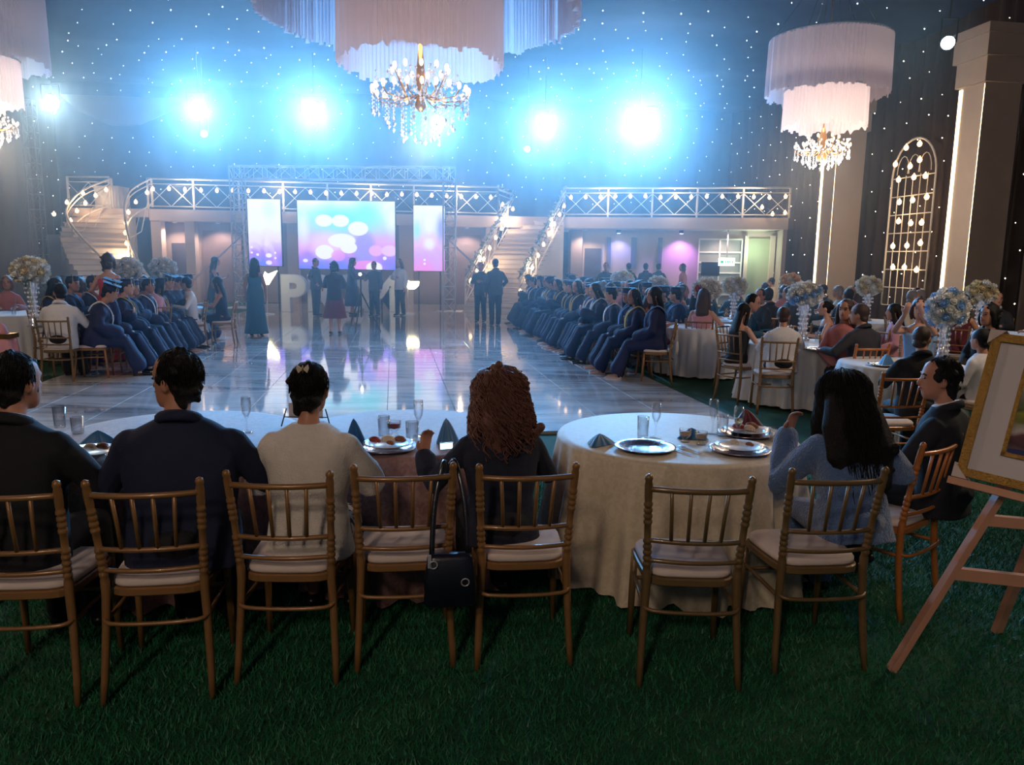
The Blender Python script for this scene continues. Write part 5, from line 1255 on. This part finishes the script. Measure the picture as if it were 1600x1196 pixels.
# handbag hung on the empty chair
LEATH = mat('navy_leather', lin(22, 24, 40), .32, coat=.4, bump=.15, bscale=150)
hb = PZ(690, 1042) ; bp = l4 + Rz(r4) @ Vector((.185, -.335, 0)); t = thing('handbag', 'glossy navy leather handbag hanging from the empty chair', 'handbag', (bp.x, bp.y, .45), r4)
m = MB(); m.loft([(0, 0, z, rx, ry) for z, rx, ry in ((-.115, .098, .035), (-.105, .108, .042), (.0, .106, .040), (.085, .095, .030), (.105, .085, .018))], 32, e=4.5); build('bag_body', m, LEATH, t, smooth=True)
m = MB(); m.tube(smooth_pts([(-.075, 0, .10), (-.06, .05, .30), (-.02, .11, .46), (.0, .15, .44), (.03, .12, .46), (.065, .05, .30), (.075, 0, .10)], 4), .011, 6, flat=.004); build('strap', m, LEATH, t, smooth=True)
for x, z in ((-.07, .075), (.06, -.005)):
    m = MB(); m.tube([(x + .016*math.cos(q*PI/6), -.045, z + .016*math.sin(q*PI/6)) for q in range(12)], .003, 5, closed=True); build('ring', m, ALU, t, smooth=True)
m = MB(); m.box((-.085, -.03, .085), (.014, .02, .05)); build('buckle', m, ALU, t)
# phone glowing in the raised fist
pf = PY(697, 697, l5.y + .33); t = thing('phone', 'small lit phone held in the raised fist of the curly-haired woman', 'phone', pf, .4)
m = MB(); m.box((0, 0, 0), (.07, .008, .035)); build('case', m, mat('black_plastic'), t); m = MB(); m.box((0, -.0045, 0), (.064, .002, .030)); build('display', m, mat('phone_lit', (.6, .9, 1), emit=(.55, .9, 1), estr=1.6, nosample=True), t)

# ================================================================ GUESTS AT THE RIGHT-HAND TABLES
def seated(lab, clab, px, py, rz, z=0, simple=True, wood=None, off=(0, 0), grp=None, cgrp=None, **k):
    """px, py: floor point under the middle of the seat"""
    p = PZ(px, py); p.z = z
    if clab: chair(clab, p, rz, wood, cgrp, simple)
    return person(lab, p + Rz(rz) @ Vector((off[0], off[1], 0)), rz, group=grp, **k)
def tbl(px, py, R=.75, lab=None, seed=1, cm=CL_WHITE):
    p = PZ(px, py, TZ); p.z = 0; table(lab, lab.replace('round table under', 'draped'), p, R, cm, seed); return p
D = math.radians
def chair_top(lab, px, py, rz, wood=None):
    q = PZ(px, py, .92); loc = q - Rz(rz) @ Vector((-.203, -.27, 0)); loc.z = 0; chair(lab, loc, rz, wood); return loc, rz
t1 = PZ(1284, 546, TZ) + Vector((.05, .70, 0)); t1.z = 0
table('round table between the dark-dress woman and the man in charcoal suit', 'white cloth on the table with the white and blue bouquet', t1, .72, CL_WHITE, 11)
bouquet('white and blue rose bouquet on crystal vase beside the man in charcoal suit', 1258, 461, 1.36, .215, 46, [FWH, FWH, FWH, FBL, FWH], .765)
cl_, cr_ = chair_at('gold banquet chair under the person in pale shirt', (1181, 648), (1240, 650)); person('person in pale blue-white shirt seen from behind at the bouquet table', cl_, cr_, top='white', hair='brown', hairstyle='short', topkind='shirt', lean=.14, hy=-12, L='table', R='table', wide=1.1, head=(1225, 481), face=False)
cl_, cr_ = chair_at('gold banquet chair under the woman in black sleeveless dress', (1112, 640), (1152, 618), rz=D(-60)); person('woman in black sleeveless dress with long hair holding her cheek', cl_, cr_ , top='black', hairstyle='long', topkind='dress', bot='skirt_long', sex='f', lean=.12, hy=-20, L='elbow', R='table', skin=2, wide=1.08, head=(1163, 477))
p = t1 + Vector((-.55, .95, 0)); chair('gold banquet chair behind the table under the man with loosened collar', p, face_angle(p, t1), None, None, True); person('man with open white collar over blue shirt facing the dark-dress woman', p, face_angle(p, t1) + .35, top='teal', topkind='jacket', lean=.18, hp=12, hy=10, L='table', R='table')
p, cr_ = chair_top('gold banquet chair under the man in charcoal suit', 1339, 538, D(12), GOLDO); person('man in charcoal suit with brown hair at the bouquet table', p + Vector((0, .03, 0)), D(24), top='charcoal', hair='brown', lean=.18, hy=28, L='wide', R='table', wide=1.15, head=(1345, 474))
p = t1 + Vector((.95, .45, 0)); chair('gold banquet chair under the woman in pink shawl', p, face_angle(p, t1), None, None, True); person('woman in pink shawl with long dark hair in profile', p, D(70), top='pink', hairstyle='long', topkind='coat', bot='skirt', sex='f', lean=.1, hy=0, L='lap', R='table', skin=2, head=(1398, 480))
p = t1 + Vector((.30, 1.05, 0)); chair('gold banquet chair under the woman in dark dress with earrings', p, face_angle(p, t1), None, None, True); person('woman in dark dress with earrings turned to the bouquet', p, D(75), top='navy', hairstyle='bun', topkind='dress', bot='skirt_long', sex='f', lean=.08, L='table', R='table', skin=2, head=(1290, 474))
p = t1 + Vector((.72, .95, 0)); chair('gold banquet chair under the woman in rose jacket', p, face_angle(p, t1), None, None, True); person('woman in rose jacket with grey hair behind the bouquet table', p, D(100), top='rose', hair='grey', hairstyle='bob', topkind='coat', bot='skirt', sex='f', lean=.05, head=(1317, 484))
for k in range(7):
    a = k*.9; p = t1 + Vector((.42*math.cos(a), .30*math.sin(a), TZ+.003)); o = link('tumbler', TUMB if k % 2 else FLUTE, GLASS, None, p); tag(o, 'clear glass standing around the white and blue bouquet', 'glass', 'glasses around the white and blue bouquet')
p = PZ(1322, 543, zt); tag(link('folded_napkin', NAP_FLAT, NAPB, None, p, .3, 1.5), 'blue napkin on the rim of the bouquet table', 'napkin')
p = PZ(1284, 549, zt) + Vector((0, .14, 0)); o = link('charger_plate', CHARG, ROSEG, None, p); tag(o, 'silver charger plate on the rim of the bouquet table', 'plate')
# next table to the right
t2 = PZ(1422, 575, TZ) + Vector((.10, .35, 0)); t2.z = 0
table('round table before the man in black suit with short hair', 'white cloth on the table with the tall hydrangea bouquet', t2, .62, CL_WHITE, 14)
bouquet('tall white and blue hydrangea bouquet on crystal vase beside the easel', 1480, 484, 1.30, .21, 54, [FWH, FWH, FBL, FWH, FWH, FWH, FBL], .765, flat=1.1)
p = t2 + Vector((-.32, -.30, zt+.02)); tag(link('folded_napkin', NAP_UP, NAPB, None, p, .4, (1.3, 1.1, .8)), 'blue napkin pyramid beside the man in black suit', 'napkin')
tag(link('charger_plate', CHARG, ROSEG, None, t2 + Vector((-.30, -.25, zt))), 'silver charger plate beside the blue napkin pyramid', 'plate')
cl_, cr_ = chair_top('gold banquet chair under the man in black suit with cropped hair', 1381, 582, D(6), GOLDO); person('man in black suit with cropped hair seen from behind', cl_ + Vector((.10, .10, 0)), cr_ - .2, top='black', hair='brown', hairstyle='cropped', lean=.12, hy=-38, L='table', R='table', wide=1.1, head=(1443, 508), face=False)
p = t2 + Vector((.55, -.75, 0)); person('child with dark hair and white shirt behind the man in profile', p + Vector((-.08, .15, 0)), D(25), top='white', topkind='shirt', hairstyle='short', scale=.86, face=False); chair('gold banquet chair under the child in white shirt', p + Vector((-.08, .15, 0)), D(25), None, None, True)
p = t2 + Vector((.75, 1.15, 0)); chair('gold banquet chair under the woman in sky blue dress', p, D(150), None, None, True); person('woman in sky blue dress raising both hands behind the hydrangeas', p, D(140), top='skyblue', hair='brown', hairstyle='bob', topkind='dress', bot='skirt_long', sex='f', L='up', R='up', skin=2, hy=10, scale=1.02)
p = t2 + Vector((-.15, 1.1, 0)); chair('gold banquet chair under the brown-haired woman beyond the hydrangeas', p, D(172), None, None, True); person('woman with long brown hair beyond the hydrangea table', p, D(160), top='rose', hair='brown', hairstyle='long', topkind='blouse', bot='skirt', sex='f', hy=-25)
p = t2 + Vector((1.2, .5, 0)); chair('gold banquet chair under the dark-haired guest by the curtain wall', p, D(110), None, None, True); person('guest with dark hair in black jacket by the curtain wall', p, D(110), top='black', hairstyle='bob', sex='f', topkind='coat')
# pink lace woman behind the graduates
cl_, cr_ = chair_at('gold banquet chair under the woman in pink lace dress', (1073, 590), (1104, 592)); person('woman in pink lace dress with long brown hair seen from behind', cl_, cr_ - .1, top='pink', hair='brown', hairstyle='long', topkind='dress', bot='skirt_long', sex='f', L='table', R='wide', skin=2, hy=10, face=False)
# white handbag hanging behind the front graduate
p = PZ(1024, 597); pq = p + Rz(D(78)) @ Vector((-.02, -.29, .52)); t = thing('purse', 'small white purse hanging from the end graduate chair', 'handbag', pq, D(78)); m = MB(); m.loft([(0, 0, z, rx, ry) for z, rx, ry in ((-.09, .05, .02), (.0, .055, .025), (.09, .045, .015))], 20, e=4); build('bag_body', m, F['ivory'], t, smooth=True); m = MB(); m.tube([(-.03, 0, .08), (-.02, .02, .35), (.02, .02, .35), (.03, 0, .08)], .006, 5); build('strap', m, F['ivory'], t)

# ================================================================ FAR TABLES, each with its flowers and guests
rs = random.Random(21)
OUT = [dict(top='black', topkind='jacket'), dict(top='charcoal', topkind='jacket'), dict(top='navy', topkind='dress', bot='skirt_long', sex='f', hairstyle='long'), dict(top='rose', topkind='blouse', bot='skirt', sex='f', hairstyle='bob', hair='brown'),
       dict(top='white', topkind='shirt'), dict(top='burgundy', topkind='dress', bot='skirt_long', sex='f', hairstyle='long', hair='brown'), dict(top='pink', topkind='blouse', bot='skirt', sex='f', hairstyle='bun'), dict(top='teal', topkind='jacket'), dict(top='cream', topkind='shirt', hair='grey')]
DESC = ['man in black suit', 'man in charcoal suit', 'long-haired woman in navy dress', 'bob-haired woman in rose blouse', 'man in white shirt', 'woman in burgundy dress', 'woman in pink blouse', 'man in teal jacket', 'grey-haired man in cream shirt']
def far_table(name, px, py, z, R, cols, Rt=.72, n=5, skip=(), a0=0.0, picks=None):
    d = ray(px, py); Yd = (CAM_H-z)/(-d.z)*d.y; c = PY(px, py, Yd); c.z = 0
    table('round table carrying the ' + name, 'white cloth on the table of the ' + name, c, Rt, CL_WHITE, int(px))
    bouquet(name[0].upper()*0 + name, px, py, z, R, 26, cols, .765)
    used = {}
    for k in range(n):
        if k in skip: continue
        a = a0 + 2*PI*k/n; p = c + Vector((math.cos(a), math.sin(a), 0))*(Rt+.34); i = picks[k] if picks else rs.randrange(len(OUT)); rz = face_angle(p, c)
        while not picks and i in used: i = (i+1) % len(OUT)
        used[i] = 1
        chair('gold chair by the ' + name, p, rz, None, 'gold chairs around the far tables', True)
        spec = dict(OUT[i]); person(DESC[i] + ' by the ' + name, p, rz, skin=rs.randrange(3), lean=.08, hy=rs.choice((-30, 0, 30)), L='table', R='table', **spec)
    return c
far_table('white roses near the blue wall washer', 972, 438, 1.36, .24, [FWH, FWH, FYE], n=5, a0=.4)
far_table('low white roses near the violet washer', 1028, 446, 1.32, .20, [FWH, FWH], n=5, a0=.9)
far_table('white roses with one red bloom', 1105, 453, 1.34, .21, [FWH]*12 + [FRD], n=4, skip=(3,), a0=.3)
far_table('cream roses before the glazed partition', 1148, 447, 1.36, .20, [FYE, FWH], n=5, a0=0)
far_table('orange roses by the lit doorway', 1235, 441, 1.40, .20, [FOR, FYE], n=5, a0=.5)
far_table('cream roses below the arched trellis', 1358, 448, 1.38, .21, [FYE, FWH], n=5, a0=.2)
far_table('cream roses below the light-strip column', 1534, 458, 1.36, .21, [FYE, FYE, FWH], n=4, a0=.8)
p = PZ(1206, 505); person('man in cream shirt seen from the side near the lit doorway', p, D(60), top='cream', topkind='shirt', hairstyle='short', lean=.1); chair('gold banquet chair under the man in cream shirt', p, D(60), None, None, True)
# standing helpers behind the far tables
for lab, px, py, rz, spec in (('standing guest in dark jacket beside the grey door', 944, 496, 180, OUT[0]), ('standing man in charcoal suit under the blue wall washer', 980, 492, 20, OUT[1]), ('standing man in black suit between the slot windows', 1006, 494, 0, OUT[0]),
        ('standing man in teal jacket under the balcony', 1026, 492, 10, OUT[7]), ('standing woman in rose blouse near the blank screen', 1064, 497, 90, OUT[3])):
    p = PZ(px, py); person(lab, p, D(rz), seat=False, L='side', R='hips', lean=.0, **spec)

# ================================================================ GRADUATES BESIDE THE DANCE FLOOR
GV = [dict(L='lap', R='lap', hy=0, cap=True, stole=1), dict(L='lap', R='lap', hy=30, cap=False, stole=1, sex='f', hairstyle='long'), dict(L='phone', R='lap', hy=-10, hp=18, cap=True, stole=0), dict(L='lap', R='lap', hy=45, cap=True, stole=1, sex='f', hairstyle='long', lean=.02),
      dict(L='fold', R='fold', hy=-25, cap=True, stole=1, lean=.0), dict(L='phone', R='phone', hy=10, hp=25, cap=False, stole=1, sex='f', hairstyle='long', lean=.15)]
def gl(v, where, sc):
    pose = 'looking at a phone' if v['L'] == 'phone' else 'arms folded' if v['L'] == 'fold' else 'head turned' if abs(v.get('hy', 0)) > 20 else 'hands in lap'
    return '%s-haired %s graduate, %s%s, %s' % ('long' if v.get('hairstyle') == 'long' else 'short', 'capped' if v['cap'] else 'bareheaded', ({'stoleblue': 'blue', 'gold': 'gold', 'white': 'white'}[sc] + ' stole, ') if v['stole'] else '', pose, where)
def grad(p, rz, v, where, group, sc=1.0, **kw):
    spec = dict(GV[v]); spec.update(kw); scol = rs.choice(('stoleblue', 'gold', 'white'))
    chair('gold chair under a graduate, ' + where, p, rz, None, group.replace('graduates', 'chairs of the graduates'), True)
    return person(gl(spec, where, scol), p, rz, top='gown', topkind='gown', bottom='gown', skin=rs.randrange(3), stole_col=scol, shoe=rs.choice((SHOE, SHOEL)), group=group, scale=sc, **spec)
# front of the right-hand row, turned from the camera
p = PZ(1024, 597); p2 = p
chair('gold banquet chair under the long-haired graduate at the row end', p, D(78))
person('graduate in navy gown with long dark hair at the end of the row', p, D(72), top='gown', topkind='gown', hairstyle='long', sex='f', L='lap', R='lap', hy=20, stole=1, shoe=SHOEL, scale=1.03)
k = 0; a = p.dot(AX) + .62
while a < 21.5:
    q = H(3.72 + .06*math.sin(k*1.7), a); grad(q, YAW + D(90) + D(rs.uniform(-16, 10)), (1, 3, 0, 5, 2, 4)[k % 6], 'front row on the column side', 'graduates in the column-side front row', rs.uniform(.97, 1.03)); a += .60; k += 1
a = p.dot(AX) + 1.6; k = 0
while a < 21.0:
    q = H(4.72 + .06*math.sin(k*2.1), a); grad(q, YAW + D(90) + D(rs.uniform(-14, 14)), (4, 0, 3, 2, 1)[k % 5], 'back row on the column side', 'graduates in the column-side back row', rs.uniform(.98, 1.04)); a += .66; k += 1
# left-hand rows
pA = PZ(150, 592); chair('gold banquet chair under the capped graduate resting chin on hand', pA, D(-72)); person('capped graduate in navy gown resting chin on hand', pA, D(-66), top='gown', topkind='gown', L='chin', R='lap', cap=True, hp=22, hy=-10, lean=.30, shoe=SHOE, stole=1, stole_col='white', scale=1.02)
a = pA.dot(AX) + .58; k = 0; r0 = pA.dot(RX)
while a < pA.dot(AX) + 5.2:
    grad(H(r0 + .03*math.sin(k*2), a), YAW - D(90) + D(rs.uniform(-8, 16)), (2, 0, 4, 0, 3, 2)[k % 6], 'front row on the winding-stair side', 'graduates in the stair-side front row', rs.uniform(.98, 1.03)); a += .62; k += 1
a = pA.dot(AX) + 1.1; k = 0
while a < pA.dot(AX) + 5.0:
    grad(H(r0 - .95, a), YAW - D(90) + D(rs.uniform(-14, 14)), (1, 4, 0, 3)[k % 4], 'back row on the winding-stair side', 'graduates in the stair-side back row', rs.uniform(.98, 1.03)); a += .75; k += 1
# left tables
tL = PZ(26, 492, TZ) + Vector((-.25, .35, 0)); tL.z = 0
table('round table before the man in white jacket', 'white cloth on the table before the man in white jacket', tL, .80, CL_WHITE, 31)
bouquet('large white rose ball on crystal vase at the table with the large rose ball', 47, 424, 1.52, .235, 44, [FWH, FWH, FYE], .765)
cl_, cr_ = chair_at('gold banquet chair under the man in white jacket', (68, 598), (112, 604), GOLDD, rz=D(10)); person('man in white jacket seen from behind at the table with the large rose ball', cl_, cr_, top='white', L='table', R='table', hy=30, lean=.12, wide=1.1, face=False)
for k in range(6):
    a_ = k*1.05; p = tL + Vector((.5*math.cos(a_), .5*math.sin(a_), TZ+.003)); o = link('tumbler', TUMB if k % 2 else FLUTE, GLASS, None, p); tag(o, 'clear glass standing around the large white rose ball', 'glass', 'glasses around the large white rose ball')
for lab, dx, dy, rz, spec in (('woman in rose blouse with auburn bob at the table with the large rose ball', -.65, .85, -150, dict(top='rose', hair='auburn', hairstyle='bob', topkind='blouse', bot='skirt', sex='f')), ('guest in black jacket beyond the large white rose ball', .15, 1.1, 180, dict(top='black')),
        ('woman in burgundy dress at the table with the large rose ball', .75, .85, 130, dict(top='burgundy', hairstyle='long', hair='brown', topkind='dress', bot='skirt_long', sex='f'))):
    p = tL + Vector((dx, dy, 0)); chair('gold banquet chair under the ' + lab.split(' at ')[0].split(' beyond ')[0], p, D(rz), None, None, True); person(lab, p, D(rz), L='table', R='table', lean=.1, **spec)
far_table('white roses behind the capped graduates', 200, 421, 1.50, .235, [FWH, FWH], n=5, a0=.5)
far_table('white roses before the brown shutter', 255, 419, 1.52, .235, [FWH, FWH], n=4, a0=.2)
# gift stand at the left edge
p = PZ(8, 600); t = thing('gift_stand', 'pink cloth-covered stand with a small gold tray', 'stand', (p.x, p.y, 0)); m = MB(); m.lathe([(.24, .02), (.21, .35), (.18, .62), (.001, .63)], 48, wob=lambda r, z, a, j: r*(1+.06*math.sin(9*a)), cap=False); build('pink_cloth', m, F['pink'], t, smooth=True)
m = MB(); m.box((0, 0, .66), (.34, .24, .06)); build('gold_tray', m, GOLD, t); m = MB(); m.lathe([(.10, .69), (.06, .80), (.001, .84)], 24, cap=False); build('pink_wrap', m, F['pink'], t, smooth=True)

# ================================================================ STANDING PEOPLE
def stand(lab, px, py, rz, scale=1.0, **k):
    p = PZ(px, py); p.z = .033 if DF_L < p.dot(RX) < DF_R and p.dot(AX) > DF_N else 0; return person(lab, p, D(rz), seat=False, scale=scale, **k)
stand('woman in long dark blue dress with long hair standing on the dance floor', 401, 527, 8, 1.03, head=(397, 405), top='teal', topkind='dress', bot='skirt_long', sex='f', hairstyle='long', L='side', R='side', lean=0, skin=1)
stand('woman in black dress holding a camera behind the stair-side graduates', 338, 508, -70, 1.02, head=(336, 403), top='black', topkind='dress', bot='skirt', bottom='black', sex='f', hairstyle='long', L='phone', R='phone', lean=.05)
pr = PY(168, 420, 12.6); person('woman in red strapless dress seen from behind by the winding stair', (pr.x, pr.y, 0), D(5), seat=False, head=(168, 395), top='red', topkind='dress', bot='skirt_long', sex='f', hairstyle='bob', hair='brown', skin=2, L='hips', R='side', lean=.02, face=False)
stand('man in dark suit with tie beside the letter P', 492, 495, -110, 1.02, head=(493, 405), top='charcoal', topkind='jacket', L='side', R='hips', lean=.0)
stand('woman in dark jacket and burgundy skirt seen from behind on the dance floor', 523, 524, 0, 1.02, head=(522, 410), top='charcoal', topkind='coat', bot='skirt', bottom='burgundy', sex='f', hairstyle='bob', L='fold', R='fold', lean=.02, wide=1.05, face=False)
stand('graduate in navy gown and cap receiving the award', 551, 494, -80, 1.0, top='gown', topkind='gown', cap=True, sex='f', hairstyle='long', L='table', R='table', lean=.0)
stand('man in grey suit with white shirt facing the hall in front of the wide screen', 585, 496, 165, 1.0, head=(584, 410), top='charcoal', topkind='jacket', L='side', R='table', lean=.0)
stand('woman in white jacket and black trousers in front of the letter M', 625, 495, 150, 1.02, head=(624, 406), top='white', topkind='coat', bot='trousers', sex='f', hairstyle='long', hair='brown', L='side', R='fold', lean=.0)
stand('person with papers in dark suit at the foot of the garlanded stair', 750, 506, 170, 1.0, head=(751, 411), top='charcoal', topkind='jacket', L='fold', R='fold', lean=.0)
stand('tall man in dark suit at the foot of the garlanded stair', 771, 510, 20, 1.06, head=(774, 406), top='charcoal', topkind='jacket', L='side', R='hips', lean=.0, wide=1.05, face=False)
# tripod with camera light
p = PZ(565, 521); t = thing('tripod', 'black camera tripod with a small lit lamp on the dance floor', 'tripod', (p.x, p.y, .033))
BM_ = mat('black_metal'); m = MB(); m.tube([(0, 0, .35), (0, 0, 1.25)], .02, 8); build('centre_column', m, BM_, t)
for k in range(3):
    a = k*2*PI/3 + .4; m = MB(); m.tube([(0, 0, .95), (.46*math.cos(a), .46*math.sin(a), 0)], [.02, .014], 8); build('leg', m, BM_, t)
m = MB(); m.box((0, 0, 1.31), (.16, .10, .12)); build('camera_body', m, BM_, t); m = MB(); m.ball((0, -.06, 1.36), .035, 10, 8); build('lamp', m, mat('tripod_lamp', (1, 1, 1), emit=(1, .98, .95), estr=8, nosample=True), t, smooth=True)
# folding card holder on the rosewood table
pc = PZ(478, 668, zt); t = thing('card_holder', 'black wire card holder standing before the white jacket person', 'card holder', pc)
for s in (-1, 1):
    m = MB(); m.tube([(s*.145, 0, .003), (s*.115, .01, .11)], .004, 6); build('leg', m, mat('black_metal'), t)
m = MB(); m.tube([(-.13, .005, .06), (.13, .005, .06)], .003, 6); build('crossbar', m, mat('black_metal'), t)
m = MB(); m.box((0, .008, .10), (.20, .004, .09)); build('card', m, F['ivory'], t)
bpy.data.scenes.remove(TMP)
# ================================================================ haze in the hall
hz = MB(); hz.box(H(-2.2, 21.7, 4.1), (20.8, 23.2, 7.7), rz=YAW)
hm = bpy.data.materials.new('stage_haze'); hm.use_nodes = True; nt = hm.node_tree; nt.nodes.clear()
ou = nt.nodes.new('ShaderNodeOutputMaterial'); vs = nt.nodes.new('ShaderNodeVolumeScatter')
vs.inputs['Density'].default_value = HAZE_DENSITY; vs.inputs['Anisotropy'].default_value = HAZE_G; vs.inputs['Color'].default_value = (.9, .95, 1, 1)
nt.links.new(vs.outputs[0], ou.inputs['Volume'])
o = build('stage_haze', hz, hm); tag(o, 'thin blue stage haze filling the hall', 'haze', kind='stuff')
